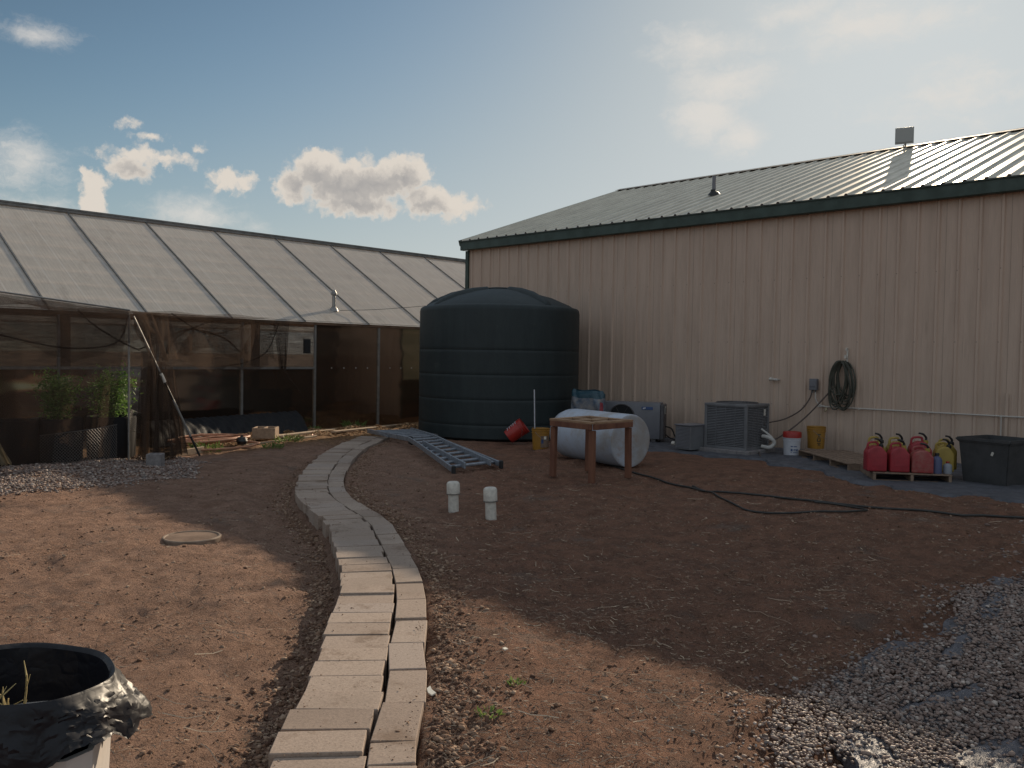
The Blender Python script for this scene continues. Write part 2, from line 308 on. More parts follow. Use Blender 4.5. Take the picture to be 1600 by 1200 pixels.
M['red'] = mat('red_plastic', (.36, .024, .018), .42, noise=.2, nscale=6)
M['red_can'] = mat('red_jerrycan_plastic', (.33, .024, .036), .5, noise=.3, nscale=5)
M['red_can_dusty'] = mat('dusty_red_plastic', (.28, .04, .04), .6, noise=.3, nscale=14, ncol=(.30, .10, .085))
M['red_dark'] = mat('red_bucket_inside', (.34, .012, .012), .5)
M['yellow'] = mat('yellow_plastic', (.38, .19, .03), .5, noise=.2, nscale=6)
M['yellow_can'] = mat('yellow_jerrycan_plastic', (.36, .25, .05), .5, noise=.2, nscale=6)
M['white'] = mat('white_paint', (.50, .50, .54), .5, noise=.15, nscale=10)
M['blue_print'] = mat('blue_print', (.035, .07, .18), .5)
M['dark_print'] = mat('dark_print', (.06, .045, .02), .6)
M['grey_unit'] = mat('grey_enamel', (.155, .155, .175), .4, noise=.15, nscale=3)
M['grey_dark'] = mat('dark_grey_enamel', (.085, .078, .082), .5, noise=.2, nscale=4)
M['grey_cond'] = mat('condenser_enamel', (.165, .165, .175), .45, noise=.2, nscale=4)
M['void'] = mat('dark_void', (.010, .010, .011), .9)
M['rubber'] = mat('black_rubber_hose', (.022, .020, .018), .5, noise=.3, nscale=20)
M['hose_green'] = mat('dull_green_hose', (.055, .055, .040), .5, noise=.3, nscale=10)
M['hose_orange'] = mat('faded_orange_hose', (.50, .24, .14), .6, noise=.3, nscale=10)
M['whip'] = mat('dull_conduit_whip', (.095, .070, .060), .6)
M['conduit'] = mat('grey_pvc_conduit', (.50, .46, .42), .5)
M['insul'] = mat('white_pipe_insulation', (.55, .53, .50), .7)
M['brass'] = mat('weathered_brass', (.45, .38, .25), .4, .5)
M['cinder'] = mat('tan_block', (.36, .25, .17), .95, noise=.3, nscale=20, bump=.4, bscale=60)
M['cinder_grey'] = mat('grey_block', (.24, .22, .22), .95, noise=.3, nscale=20, bump=.4, bscale=60)
M['bagtop'] = mat('teal_plastic_bag', (.02, .06, .085), .35, bump=.6, bscale=16, bdist=.02)
M['bagbody'] = mat('printed_plastic_bag', (.22, .21, .21), .35, noise=.5, nscale=7, ncol=(.08, .115, .17), bump=.6, bscale=16, bdist=.02)
M['bagred'] = mat('red_print', (.26, .03, .045), .4)
M['antenna'] = mat('antenna_plastic', (.33, .34, .33), .5)
M['pot'] = mat('black_fabric_pot', (.012, .011, .013), .95, bump=.5, bscale=60)
M['stem'] = mat('green_stem', (.10, .13, .05), .7)
M['dry'] = mat('dry_stem', (.42, .33, .15), .8, noise=.3, nscale=30)
M['leaf'] = None
def leafmat(name, c1, c2):
    m = bpy.data.materials.new(name); m.use_nodes = True; t = NT(m.node_tree); b = t.n['Principled BSDF']; o = t.n['Material Output']
    a = t.node('ShaderNodeAttribute', attribute_name='tone'); c = t.mix(a.outputs['Fac'], c1, c2); t.l.new(c, b.inputs['Base Color']); b.inputs['Roughness'].default_value = .55
    tl = t.node('ShaderNodeBsdfTranslucent'); t.l.new(c, tl.inputs[0]); mx = t.node('ShaderNodeMixShader'); mx.inputs[0].default_value = .35
    t.l.new(b.outputs[0], mx.inputs[1]); t.l.new(tl.outputs[0], mx.inputs[2]); t.l.new(mx.outputs[0], o.inputs[0]); return m
M['leaf'] = leafmat('bush_leaf', (.07, .15, .03), (.24, .38, .10)); M['weed'] = leafmat('weed_leaf', (.08, .14, .03), (.26, .34, .10))
M['bench'] = mat('interior_bench', (.16, .15, .16), .8, noise=.4, nscale=2); M['int_wood'] = woodmat('interior_timber', (.42, .22, .10), (.28, .14, .07), st=(1, 1, .2))
M['int_brown'] = mat('interior_board', (.14, .085, .055), .8, noise=.5, nscale=2)
M['scrap'] = mat('white_scrap', (.75, .70, .60), .8)

# ------------------------------------------------------------------ mesh helpers
class MB:
    def __init__(s): s.bm = bmesh.new()
    def _add(s, tmp, mtx=None):
        if mtx is not None: bmesh.ops.transform(tmp, matrix=mtx, verts=tmp.verts)
        me = bpy.data.meshes.new('tmp'); tmp.to_mesh(me); tmp.free(); s.bm.from_mesh(me); bpy.data.meshes.remove(me); return s
    def box(s, c, d, rz=0, bev=0, rx=0, ry=0, seg=1):
        t = bmesh.new(); bmesh.ops.create_cube(t, size=1); bmesh.ops.scale(t, vec=d, verts=t.verts)
        if bev: bmesh.ops.bevel(t, geom=t.edges[:], offset=bev, segments=seg, affect='EDGES', profile=.6)
        return s._add(t, Matrix.Translation(c) @ Matrix.Rotation(rz, 4, 'Z') @ Matrix.Rotation(ry, 4, 'Y') @ Matrix.Rotation(rx, 4, 'X'))
    def beam(s, a, b, wd, ht, up=(0, 0, 1), bev=0):
        a, b = Vector(a), Vector(b); d = b-a; L = d.length; x = d.normalized(); u = Vector(up)
        if abs(x.dot(u)) > .98: u = Vector((0, 1, 0))
        y = u.cross(x).normalized(); z = x.cross(y)
        t = bmesh.new(); bmesh.ops.create_cube(t, size=1); bmesh.ops.scale(t, vec=(L, wd, ht), verts=t.verts)
        if bev: bmesh.ops.bevel(t, geom=t.edges[:], offset=bev, segments=1, affect='EDGES')
        m = Matrix((x, y, z)).transposed().to_4x4(); return s._add(t, Matrix.Translation((a+b)/2) @ m)
    def tube(s, pts, r, seg=8, smooth=0, caps=True):
        P = [Vector(p) for p in pts]
        if smooth: P = catmull(P, smooth)
        rs = r if isinstance(r, (list, tuple)) else [r]*len(P)
        if len(rs) != len(P): rs = [rs[0]+(rs[-1]-rs[0])*i/(len(P)-1) for i in range(len(P))]
        rings = []; prev = None
        for i, p in enumerate(P):
            d = (P[min(i+1, len(P)-1)]-P[max(i-1, 0)]).normalized()
            if prev is None:
                u = Vector((0, 0, 1)) if abs(d.z) < .9 else Vector((1, 0, 0)); n = (u-d*u.dot(d)).normalized()
            else: n = (prev-d*prev.dot(d)).normalized()
            prev = n; b = d.cross(n)
            rings.append([s.bm.verts.new(p+(n*math.cos(2*PI*k/seg)+b*math.sin(2*PI*k/seg))*rs[i]) for k in range(seg)])
        for a, b in zip(rings, rings[1:]):
            for k in range(seg): s.bm.faces.new((a[k], a[(k+1) % seg], b[(k+1) % seg], b[k]))
        if caps: s.bm.faces.new(rings[0][::-1]); s.bm.faces.new(rings[-1])
        return s
    def lathe(s, prof, c=(0, 0, 0), seg=32, mtx=None, sq=0):
        t = bmesh.new(); rings = []
        for (r, z) in prof:
            if r < 1e-5: rings.append([t.verts.new((0, 0, z))])
            else: rings.append([t.verts.new((r*math.cos(2*PI*k/seg), r*math.sin(2*PI*k/seg), z)) for k in range(seg)])
        for a, b in zip(rings, rings[1:]):
            for k in range(seg):
                k2 = (k+1) % seg
                if len(a) == 1 and len(b) == 1: continue
                if len(a) == 1: t.faces.new((a[0], b[k2], b[k]))
                elif len(b) == 1: t.faces.new((a[k], a[k2], b[0]))
                else: t.faces.new((a[k], a[k2], b[k2], b[k]))
        return s._add(t, Matrix.Translation(c) @ (mtx.to_4x4() if mtx is not None else Matrix.Identity(4)))
    def prism(s, poly, h, mtx, bev=0, seg=2):
        """poly in local XY, extruded h along local Z, centred"""
        t = bmesh.new(); a = [t.verts.new((x, y, -h/2)) for x, y in poly]; b = [t.verts.new((x, y, h/2)) for x, y in poly]; n = len(poly)
        t.faces.new(a[::-1]); t.faces.new(b)
        for i in range(n): t.faces.new((a[i], a[(i+1) % n], b[(i+1) % n], b[i]))
        if bev: bmesh.ops.bevel(t, geom=t.edges[:], offset=bev, segments=seg, affect='EDGES', profile=.6)
        return s._add(t, mtx)
    def quad(s, a, b, c, d): s.bm.faces.new([s.bm.verts.new(p) for p in (a, b, c, d)]); return s
    def grid(s, fn, nu, nv):
        g = [[s.bm.verts.new(fn(i/nu, j/nv)) for i in range(nu+1)] for j in range(nv+1)]
        for j in range(nv):
            for i in range(nu): s.bm.faces.new((g[j][i], g[j][i+1], g[j+1][i+1], g[j+1][i]))
        return s
    def build(s, name, m, parent=None, smooth=True, ang=35, recalc=True):
        if recalc: bmesh.ops.recalc_face_normals(s.bm, faces=s.bm.faces)
        if smooth:
            for f in s.bm.faces: f.smooth = True
            lim = math.radians(ang)
            for e in s.bm.edges:
                if len(e.link_faces) == 2 and e.calc_face_angle(0) > lim: e.smooth = False
        off = Vector((0, 0, 0)); p = parent
        while p is not None: off += p.location; p = p.parent
        if off.length: bmesh.ops.translate(s.bm, vec=-off, verts=s.bm.verts)
        me = bpy.data.meshes.new(name); s.bm.to_mesh(me); s.bm.free(); me.materials.append(m)
        o = bpy.data.objects.new(name, me); C.objects.link(o); o.parent = parent; return o
def catmull(P, n):
    out = []
    for i in range(len(P)-1):
        p0, p1, p2, p3 = P[max(i-1, 0)], P[i], P[i+1], P[min(i+2, len(P)-1)]
        for k in range(n):
            t = k/n; out.append(.5*((2*p1)+(-p0+p2)*t+(2*p0-5*p1+4*p2-p3)*t*t+(-p0+3*p1-3*p2+p3)*t**3))
    out.append(P[-1]); return out
def thing(name, label, cat, loc=(0, 0, 0), group=None):
    o = bpy.data.objects.new(name, None); C.objects.link(o); o.location = loc; o.empty_display_size = .2
    return tag(o, label, cat, group)
def tag(o, label, cat, group=None, kind=None):
    if label: o['label'] = label
    if cat: o['category'] = cat
    if group: o['group'] = group
    if kind: o['kind'] = kind
    return o
def origin_to(o, loc):
    loc = Vector(loc); o.data.transform(Matrix.Translation(-loc)); o.location = loc; return o
def copy_tree(o, parent=None):
    c = o.copy(); C.objects.link(c); c.parent = parent
    for ch in [x for x in bpy.data.objects if x.parent == o]: copy_tree(ch, c)
    return c
def bulk(name, m, verts, faces, tone=None, smooth=True):
    """verts (N,3) array, faces (F,k) array"""
    me = bpy.data.meshes.new(name); k = faces.shape[1]
    me.vertices.add(len(verts)); me.vertices.foreach_set('co', verts.astype(np.float32).ravel())
    me.loops.add(faces.size); me.loops.foreach_set('vertex_index', faces.astype(np.int32).ravel())
    me.polygons.add(len(faces)); me.polygons.foreach_set('loop_start', np.arange(0, faces.size, k, dtype=np.int32))
    me.polygons.foreach_set('loop_total', np.full(len(faces), k, dtype=np.int32))
    me.update(calc_edges=True); me.validate()
    me.polygons.foreach_set('use_smooth', np.full(len(me.polygons), smooth))
    if tone is not None:
        a = me.attributes.new('tone', 'FLOAT', 'FACE'); a.data.foreach_set('value', tone.astype(np.float32))
    me.materials.append(m); o = bpy.data.objects.new(name, me); C.objects.link(o); return o
def template(kind):
    b = bmesh.new(); bmesh.ops.create_icosphere(b, subdivisions=kind, radius=1); b.verts.ensure_lookup_table()
    v = np.array([x.co[:] for x in b.verts]); f = np.array([[x.index for x in p.verts] for p in b.faces]); b.free(); return v, f
def scatter(name, m, pos, size, tmpl, flat=.6, rough=.25):
    tv, tf = template(tmpl); n = len(pos); nv = len(tv)
    sc = size[:, None]*np.stack([RNG.uniform(.8, 1.4, n), RNG.uniform(.7, 1.05, n), RNG.uniform(.75, 1.1, n)*flat], 1)
    V = tv[None]*(1+RNG.uniform(-rough, rough, (n, nv, 1)))*sc[:, None, :]
    a = RNG.uniform(0, 2*PI, n); tx = RNG.normal(0, .25, n); ca, sa = np.cos(a)[:, None], np.sin(a)[:, None]
    z = V[..., 2]+V[..., 0]*tx[:, None]; x = V[..., 0]*ca-V[..., 1]*sa; y = V[..., 0]*sa+V[..., 1]*ca
    V = np.stack([x, y, z], 2)+pos[:, None, :]
    F = (tf[None]+(np.arange(n)*nv)[:, None, None]).reshape(-1, 3)
    tone = np.repeat(RNG.uniform(0, 1, n), len(tf))
    return bulk(name, m, V.reshape(-1, 3), F, tone)

# ------------------------------------------------------------------ the path line and the terrain
SEAM = [(1.2,1.72),(1.55,2.12),(1.919,2.542),(2.122,2.769),(2.375,3.027),(2.634,3.319),(2.86,3.589),(3.186,3.953),(3.504,4.337),(3.782,4.705),(3.99,5.03),(4.333,5.577),(4.72,6.20),(4.94,6.692),(5.125,7.177),(5.37,7.741),(5.72,8.337),(6.17,8.968),(6.72,9.66),(7.44,10.50),(8.335,11.43),(9.135,12.13),(9.95,12.80)]
_seam = np.array([p[:] for p in catmull([Vector((x, y, 0)) for x, y in SEAM], 5)])[:, :2]
def side(x, y):
    """signed distance to the seam (left of travel positive)"""
    x = np.asarray(x, float); y = np.asarray(y, float); best = np.full(x.shape, 1e9); sg = np.zeros(x.shape)
    for (ax, ay), (bx, by) in zip(_seam[:-1], _seam[1:]):
        dx, dy = bx-ax, by-ay; L2 = dx*dx+dy*dy; t = np.clip(((x-ax)*dx+(y-ay)*dy)/L2, 0, 1)
        ex, ey = x-(ax+t*dx), y-(ay+t*dy); d = np.hypot(ex, ey); s = np.sign(dx*ey-dy*ex); m = d < best
        best = np.where(m, d, best); sg = np.where(m, s, sg)
    return best*np.where(sg == 0, 1, sg)
def _hash(ix, iy, seed): 
    h = (ix.astype(np.int64)*374761393+iy.astype(np.int64)*668265263+seed*982451653) & 0xffffffff
    h = ((h ^ (h >> 13))*1274126177) & 0xffffffff; return ((h ^ (h >> 16)) & 0xffff)/65535.0
def vnoise(x, y, f, seed):
    x = x*f; y = y*f; ix = np.floor(x); iy = np.floor(y); fx = x-ix; fy = y-iy; fx = fx*fx*(3-2*fx); fy = fy*fy*(3-2*fy)
    a = _hash(ix, iy, seed); b = _hash(ix+1, iy, seed); c = _hash(ix, iy+1, seed); d = _hash(ix+1, iy+1, seed)
    return (a*(1-fx)+b*fx)*(1-fy)+(c*(1-fx)+d*fx)*fy-.5
def sstep(v, a, b): t = np.clip((v-a)/(b-a), 0, 1); return t*t*(3-2*t)
def H(x, y, fine=True):
    x = np.asarray(x, float); y = np.asarray(y, float)
    z = vnoise(x, y, .45, 1)*.05+vnoise(x, y, 1.7, 2)*.035+vnoise(x, y, 3.3, 12)*.022-.02*sstep(vnoise(x, y*1.3, 2.3, 13), .22, .34)
    if fine: z = z+vnoise(x, y, 6, 3)*.018+np.abs(vnoise(x, y, 13, 4))*.022+vnoise(x, y, 27, 5)*.012+vnoise(x+3, y, 55, 6)*.006
    near = (x > .5) & (x < 11.5) & (y > 1) & (y < 14)
    s = np.full(x.shape, 9.0)
    if near.any(): s[near] = side(x[near], y[near])
    out = np.hypot(np.clip(x-9.9, 0, 9), np.clip(y-12.8, 0, 9))
    left = sstep(s, .30, .42)*(1-sstep(s, .5, 1.1))*(-.075)+sstep(s, .3, .5)*(-.03)*(1-sstep(s, 1.5, 4))
    wobble = .09*np.abs(vnoise(x, y, 4.5, 9))
    right = (sstep(-s, .14, .26)*(1-sstep(-s, .5, 1.0)))*(.012+wobble*.4)
    left = left+sstep(s, .36, .5)*(1-sstep(s, .7, .95))*wobble*.5
    path = ((s > -.19) & (s < .35))*(-.05)
    z = z+np.where(near, left+right+path, 0)*(1-sstep(out, 0, .6))
    z = z-sstep(y, 13.2, 16.3)*.12+sstep(y, 13.9, 14.8)*(1-sstep(y, 15.2, 16.1))*.06*(1+3*vnoise(x, y, 3, 8))
    flat = sstep(x, 11.2, 12.2)
    z = z*(1-.75*flat*(y < 13))-.01*flat
    z = np.where(y < 1.75, z*.5-.02, z)
    return z-.035*((y < 1.45) & (y > -1.35) & (x > 3.1) & (x < 11.5))
def ground():
    def axis(lo, hi, st):
        mid = list(np.arange(lo, hi, st)); o = []; d = .06; p = hi
        while p < 900: o.append(p); p += d; d *= 1.22
        q = []; d = .06; p = lo-.06
        while p > -900: q.append(p); d *= 1.22; p -= d
        return np.array(q[::-1]+mid+o)
    xs = axis(.4, 10.5, .032); ys = axis(.3, 13.6, .032)
    X, Y = np.meshgrid(xs, ys); Z = H(X.ravel(), Y.ravel())
    V = np.stack([X.ravel(), Y.ravel(), Z], 1); nx, ny = len(xs), len(ys)
    i = np.arange(nx-1); j = np.arange(ny-1); I, J = np.meshgrid(i, j); a = (J*nx+I).ravel()
    F = np.stack([a, a+1, a+1+nx, a+nx], 1); o = bulk('ground', M['soil'], V, F); o['kind'] = 'structure'; return o
ground()

# ------------------------------------------------------------------ paver path
def path():
    P = _seam; seg = np.hypot(*(P[1:]-P[:-1]).T); cum = np.concatenate([[0], np.cumsum(seg)]); L = cum[-1]
    def at(s):
        s = min(max(s, 0), L-1e-4); i = int(np.searchsorted(cum, s, 'right')-1); i = min(i, len(seg)-1); t = (s-cum[i])/seg[i]
        p = P[i]+(P[i+1]-P[i])*t; d = (P[i+1]-P[i])/seg[i]; return p, d
    V = []; F = []; tone = []
    def block(c, d, lx, ly, top, jr, tz):
        ang = math.atan2(d[1], d[0])+jr; ca, sa = math.cos(ang), math.sin(ang); b = .0035; base = len(V)
        ring = [(lx/2, ly/2), (-lx/2, ly/2), (-lx/2, -ly/2), (lx/2, -ly/2)]
        def put(x, y, z): V.append((c[0]+x*ca-y*sa, c[1]+x*sa+y*ca, z+x*tz[0]+y*tz[1]))
        for x, y in ring: put(x, y, -.22)
        for x, y in ring: put(x, y, top-b)
        for x, y in ring: put(x-math.copysign(b, x), y-math.copysign(b, y), top)
        fs = [(8, 9, 10, 11)]
        for k in range(4):
            k2 = (k+1) % 4; fs.append((k, 4+k, 4+k2, k2)); fs.append((4+k, 8+k, 8+k2, 4+k2))
        t = random.random()
        for f in fs: F.append([base+q for q in f[::-1]]); tone.append(t)
    s = 0.0; sm = None
    while s < L-.1:
        p, d = at(s+.1); nrm = np.array([-d[1], d[0]]); sm = d if sm is None else sm*.55+d*.45; dd = sm/np.hypot(*sm); nn = np.array([-dd[1], dd[0]])
        wd = .352+random.uniform(-.008, .012); j = random.gauss(0, .022)
        sh = random.gauss(0, .009)
        block(p+nrm*(wd/2+.006+sh), dd, .1975, wd, .05+random.choice([0, 0, .004, -.006, .007]), j*.6, (random.gauss(0, .007), random.gauss(0, .008)))
        s += .2+random.choice([0, 0, .002, .005, .009])
    s = .12
    while s < L-.2:
        ln = random.choice([.39, .39, .39, .19]); p, d = at(s+ln/2); nrm = np.array([-d[1], d[0]])
        block(p-nrm*(.09+.008+random.uniform(-.003, .012)), d, ln-.006, .183, .048+random.uniform(-.005, .005), random.gauss(0, .012), (random.gauss(0, .006), random.gauss(0, .015)))
        s += ln+random.choice([.003, .006, .012])
    o = bulk('path', M['paver'], np.array(V), np.array(F), np.array(tone), smooth=False); o['kind'] = 'structure'
path()

# ------------------------------------------------------------------ loose ground cover
def on_path(x, y, m=.0):
    s = side(x, y); return (s > -.20-m) & (s < .37+m) & (y < 12.9)
def fan(n, near=2.6, far=15, power=1.0):
    """random points over the yard in front of the barn, denser near the camera"""
    u = RNG.uniform(0, 1, n); r = near*(far/near)**(u**power); th = RNG.uniform(math.radians(8), math.radians(80), n)
    return r*np.cos(th), r*np.sin(th)
def clods():
    x, y = fan(30000, 2.4, 13, 1.25); k = ~on_path(x, y) & (y > 1.7) & (x < 12) & (y < 12); x, y = x[k], y[k]
    dn = vnoise(x, y, 1.4, 21)+vnoise(x, y, 4, 22)*.7; k = (dn > RNG.uniform(-.45, .75, len(x))) & (RNG.uniform(0, 1, len(x)) < np.where(x-y < -.6, .85, 1)); x, y = x[k], y[k]
    sz = (RNG.gamma(1.6, .0016, len(x))+.0016)*(1+np.hypot(x, y)*.10); sz = np.minimum(sz, .016)
    o = scatter('soil_clods', M['clod2'], np.stack([x, y, H(x, y)+sz*.2], 1), sz, 1, .7, .38); tag(o, 'small brown earth clods and grit lying loose over the bare yard soil', 'soil clods', kind='stuff')
    # thick crumbly ridge beside the path
    n = 14000; i = RNG.integers(0, len(_seam)-1, n); t = RNG.uniform(0, 1, n)[:, None]; p = _seam[i]*(1-t)+_seam[i+1]*t; d = _seam[i+1]-_seam[i]; d /= np.hypot(*d.T)[:, None]
    nr = np.stack([-d[:, 1], d[:, 0]], 1); off = np.where(RNG.uniform(0, 1, n) < .5, .42+np.abs(RNG.normal(0, .10, n)), -.24-np.abs(RNG.normal(0, .12, n)))
    q = p+nr*off[:, None]; k = ~on_path(q[:, 0], q[:, 1]); q = q[k]; sz = np.minimum(RNG.gamma(1.5, .0030, len(q))+.002, .019)
    o = scatter('path_edge_clods', M['clod2'], np.stack([q[:, 0], q[:, 1], H(q[:, 0], q[:, 1])+sz*.25], 1), sz, 1, .75, .42); tag(o, 'crumbly earth clods heaped along both edges of the paver path', 'soil clods', kind='stuff')
clods()
def path_crumbs():
    n = 2600; i = RNG.integers(0, len(_seam)-1, n); t = RNG.uniform(0, 1, n)[:, None]; p = _seam[i]*(1-t)+_seam[i+1]*t; d = _seam[i+1]-_seam[i]; d /= np.hypot(*d.T)[:, None]
    nr = np.stack([-d[:, 1], d[:, 0]], 1); u = RNG.uniform(0, 1, n); off = np.where(u < .3, .35-np.abs(RNG.normal(0, .03, n)), np.where(u < .6, -.18+np.abs(RNG.normal(0, .03, n)), RNG.uniform(-.18, .34, n)))
    q = p+nr*off[:, None]; k = (vnoise(q[:, 0], q[:, 1], 2.2, 71) > RNG.uniform(-.3, .45, n)); q = q[k]; sz = RNG.gamma(1.6, .0011, len(q))+.0012
    tag(scatter('path_crumbs', M['clod2'], np.stack([q[:, 0], q[:, 1], np.full(len(q), .054)], 1), sz, 1, .6, .38), 'small soil crumbs spilled over the tops of the pavers', 'soil clods', kind='stuff')
path_crumbs()
def straw():
    def strips(x, y, ln, wd, bend):
        n = len(x); a = RNG.uniform(0, PI, n); ca, sa = np.cos(a), np.sin(a); K = 3; V = np.zeros((n, (K+1)*2, 3)); lift = RNG.uniform(.002, .010, n)
        tilt = RNG.normal(0, .08, n)
        for k in range(K+1):
            u = (k/K-.5); cx = u*ln; cy = bend*ln*(.25-u*u); px = x+cx*ca-cy*sa; py = y+cx*sa+cy*ca; z = H(px, py)+lift+np.abs(cx*tilt)
            V[:, 2*k, 0] = px-sa*wd/2; V[:, 2*k, 1] = py+ca*wd/2; V[:, 2*k+1, 0] = px+sa*wd/2; V[:, 2*k+1, 1] = py-ca*wd/2; V[:, 2*k, 2] = z; V[:, 2*k+1, 2] = z+wd*.5
        f = np.array([[2*k, 2*k+1, 2*k+3, 2*k+2] for k in range(K)]); F = (f[None]+(np.arange(n)*(K+1)*2)[:, None, None]).reshape(-1, 4)
        return V.reshape(-1, 3), F, np.repeat(RNG.uniform(0, 1, n)**1.25, K)
    x, y = fan(85000, 2.3, 13, .9); k = (~on_path(x, y)) & (y > 1.75) & (x < 12) & (y < 12.4); x, y = x[k], y[k]
    k = (vnoise(x, y, .8, 31)*.8+vnoise(x, y, 3, 32)) > RNG.uniform(-.9, .35, len(x)); x, y = x[k], y[k]; n = len(x)
    ln = RNG.gamma(1.6, .009, n)+.008; a = strips(x, y, ln, RNG.uniform(.0014, .0034, n), RNG.normal(0, .5, n))
    x, y = fan(700, 2.4, 12); k = (~on_path(x, y)) & (y > 1.9) & (x < 12) & (y < 12.3); x, y = x[k], y[k]; n = len(x)
    b = strips(x, y, RNG.uniform(.05, .20, n), RNG.uniform(.002, .0045, n), RNG.normal(0, .3, n))
    V = np.concatenate([a[0], b[0]]); F = np.concatenate([a[1], b[1]+len(a[0])]); T = np.concatenate([a[2], np.minimum(1, b[2]*.6+.4)])
    tag(bulk('scattered_straw', M['straw2'], V, F, T), 'bits of dry straw and stalks strewn across the bare soil', 'straw', kind='stuff')
straw()
def gravel():
    n = 150000; x = 2.6+RNG.uniform(0, 1, n)**1.6*8.5; y = RNG.uniform(-1.25, 2.5, n); low_ = y < x*.14-.2; k0 = ~low_ | (RNG.uniform(0, 1, n) < .38); x, y = x[k0], y[k0]; n = len(x)
    edge = 1.62+vnoise(x, y*0, 1.1, 41)*.35-np.clip(3.7-x, 0, 2)*.4
    k = ((y < edge) & (RNG.uniform(0, 1, n) < .55+.5*sstep(edge-y, 0, .35))) | (RNG.uniform(0, 1, n) < np.exp(-(y-edge)/.10)*.3*(x > 3))
    bare = np.zeros(n, bool)
    for (cx, cy, rx, ry, a) in BARE:
        dx, dy = x-cx, y-cy; u = (dx*math.cos(a)+dy*math.sin(a))/rx; v = (-dx*math.sin(a)+dy*math.cos(a))/ry
        bare |= (u*u+v*v+vnoise(x, y, 9, 44)*1.6+vnoise(x, y, 25, 45)*1.2) < 1
    k &= ~(bare & (RNG.uniform(0, 1, n) < .82)); x, y = x[k], y[k]; n = len(x)
    sz = RNG.uniform(.0055, .0115, n)*np.where(y < x*.14-.2, 1.55, 1)*(1+np.clip(x-3.5, 0, 6)*.11)*np.where(RNG.uniform(0, 1, n) < .06, 1.6, 1)
    z = np.where(y < 1.75, .002, H(x, y, False))+RNG.uniform(0, .016, n)
    tag(scatter('river_gravel', M['pebble'], np.stack([x, y, z], 1), sz, 1, .66, .08), 'rounded tan and grey river pebbles spread over landscape fabric at lower right', 'gravel', kind='stuff')
BARE = [(3.35, 1.28, .34, .13, .25), (3.55, .92, .50, .12, -.1), (4.45, 1.22, .36, .06, -.3), (5.2, 1.42, .3, .05, .1), (6.2, 1.5, .5, .07, .1)]
gravel()
def gravel_left():
    n = 15000; x = RNG.uniform(.8, 6.0, n); y = RNG.uniform(9.9, 12.9, n); e = 10.32+vnoise(x, y*0, 1.3, 51)*.3+sstep(x, 4.9, 6.0)*1.5
    k = (y > e) | (RNG.uniform(0, 1, n) < np.exp(-(e-y)/.07)*.4); k &= (x*.62 < y-5) ; x, y = x[k], y[k]; n = len(x)
    tag(scatter('crushed_gravel', M['pebble'], np.stack([x, y, H(x, y)+RNG.uniform(.0, .014, n)], 1), RNG.uniform(.011, .022, n), 1, .7, .2), 'pale crushed gravel patch in front of the netted plants', 'gravel', kind='stuff')
    n = 9000; x = RNG.uniform(6.6, 14, n); y = 14.0+(RNG.uniform(0, 1, n))*2.1; k = (y > 13.2+ .12*(x-6)); x, y = x[k], y[k]; n = len(x)
    tag(scatter('wood_mulch', tone_mat('mulch', [(0, (.16, .075, .03)), (.5, (.34, .19, .09)), (1, (.52, .36, .20))], .9), np.stack([x, y, H(x, y)+.01], 1), RNG.uniform(.010, .028, n), 1, .5, .3), 'sunlit brown mulch and clods along the foot of the greenhouse', 'mulch', kind='stuff')
gravel_left()
def fabric_sheets():
    def sheet(name, poly_fn, nu, nv, m, label, amp=.03):
        b = MB()
        def fn(u, v):
            x, y = poly_fn(u, v); z = vnoise(np.array([x*.6+y]), np.array([y*3.1-x]), 5, 61)[0]*amp+vnoise(np.array([x]), np.array([y]), 13, 62)[0]*amp*.5
            return (x, y, z)
        b.grid(fn, nu, nv); return b, fn
    # strip against the barn wall
    edge = [(15.6, 10.6), (13.4, 9.6), (12.35, 8.4), (12.40, 7.6), (12.55, 6.5), (11.85, 5.1), (11.15, 4.2), (11.0, 3.2), (10.9, 2.3), (10.7, 1.0), (10.5, -2)]
    ys = [p[1] for p in edge][::-1]; xs = [p[0] for p in edge][::-1]
    b = MB()
    def fn(u, v):
        y = -2+u*12.4; x0 = float(np.interp(y, ys, xs)); x0 += .12*math.sin(y*5)+.08*math.sin(y*11+1); x = x0+(14.50-x0)*v if x0 < 14.5 else 14.5
        hz = .012+max(0, float(H(np.array([x]), np.array([y]), False)[0]))+.022*abs(float(vnoise(np.array([x]), np.array([y]), 3.2, 63)[0]))*2+.012*float(vnoise(np.array([x]), np.array([y]), 11, 64)[0])
        if v == 0: hz -= .05
        return (x, y, hz)
    b.grid(fn, 240, 40); tag(b.build('landscape_fabric', M['fabric']), 'grey blue landscape fabric lying along the foot of the tan barn wall', 'ground fabric')
    b = MB()
    def fn2(u, v):
        x = 3.0+u*8.6; y = 1.72-v*3.0-max(0, 3.8-x)*.75*(1-v); e = .10*math.sin(x*3)+.05*math.sin(x*9); y += e*(1-v)
        z = -.018+.012*float(vnoise(np.array([x]), np.array([y]), 4, 65)[0])
        for (cx, cy, rx, ry, a) in BARE:
            dx, dy = x-cx, y-cy; U = (dx*math.cos(a)+dy*math.sin(a))/rx; V = (-dx*math.sin(a)+dy*math.cos(a))/ry; q = U*U+V*V
            if q < 2.2:
                k = (1-q/2.2); z += k*(.018+.022*abs(math.sin((x*math.cos(a+1.2)+y*math.sin(a+1.2))*58+4*math.sin(x*9+y*5)))+.018*float(vnoise(np.array([x]), np.array([y]), 16, 66)[0]))
        if v == 0 or u == 0: z -= .07
        return (x, y, z)
    b.grid(fn2, 420, 150); tag(b.build('gravel_underlay', M['fabric_pale']), 'crumpled grey fabric showing through the river pebbles', 'ground fabric')
fabric_sheets()

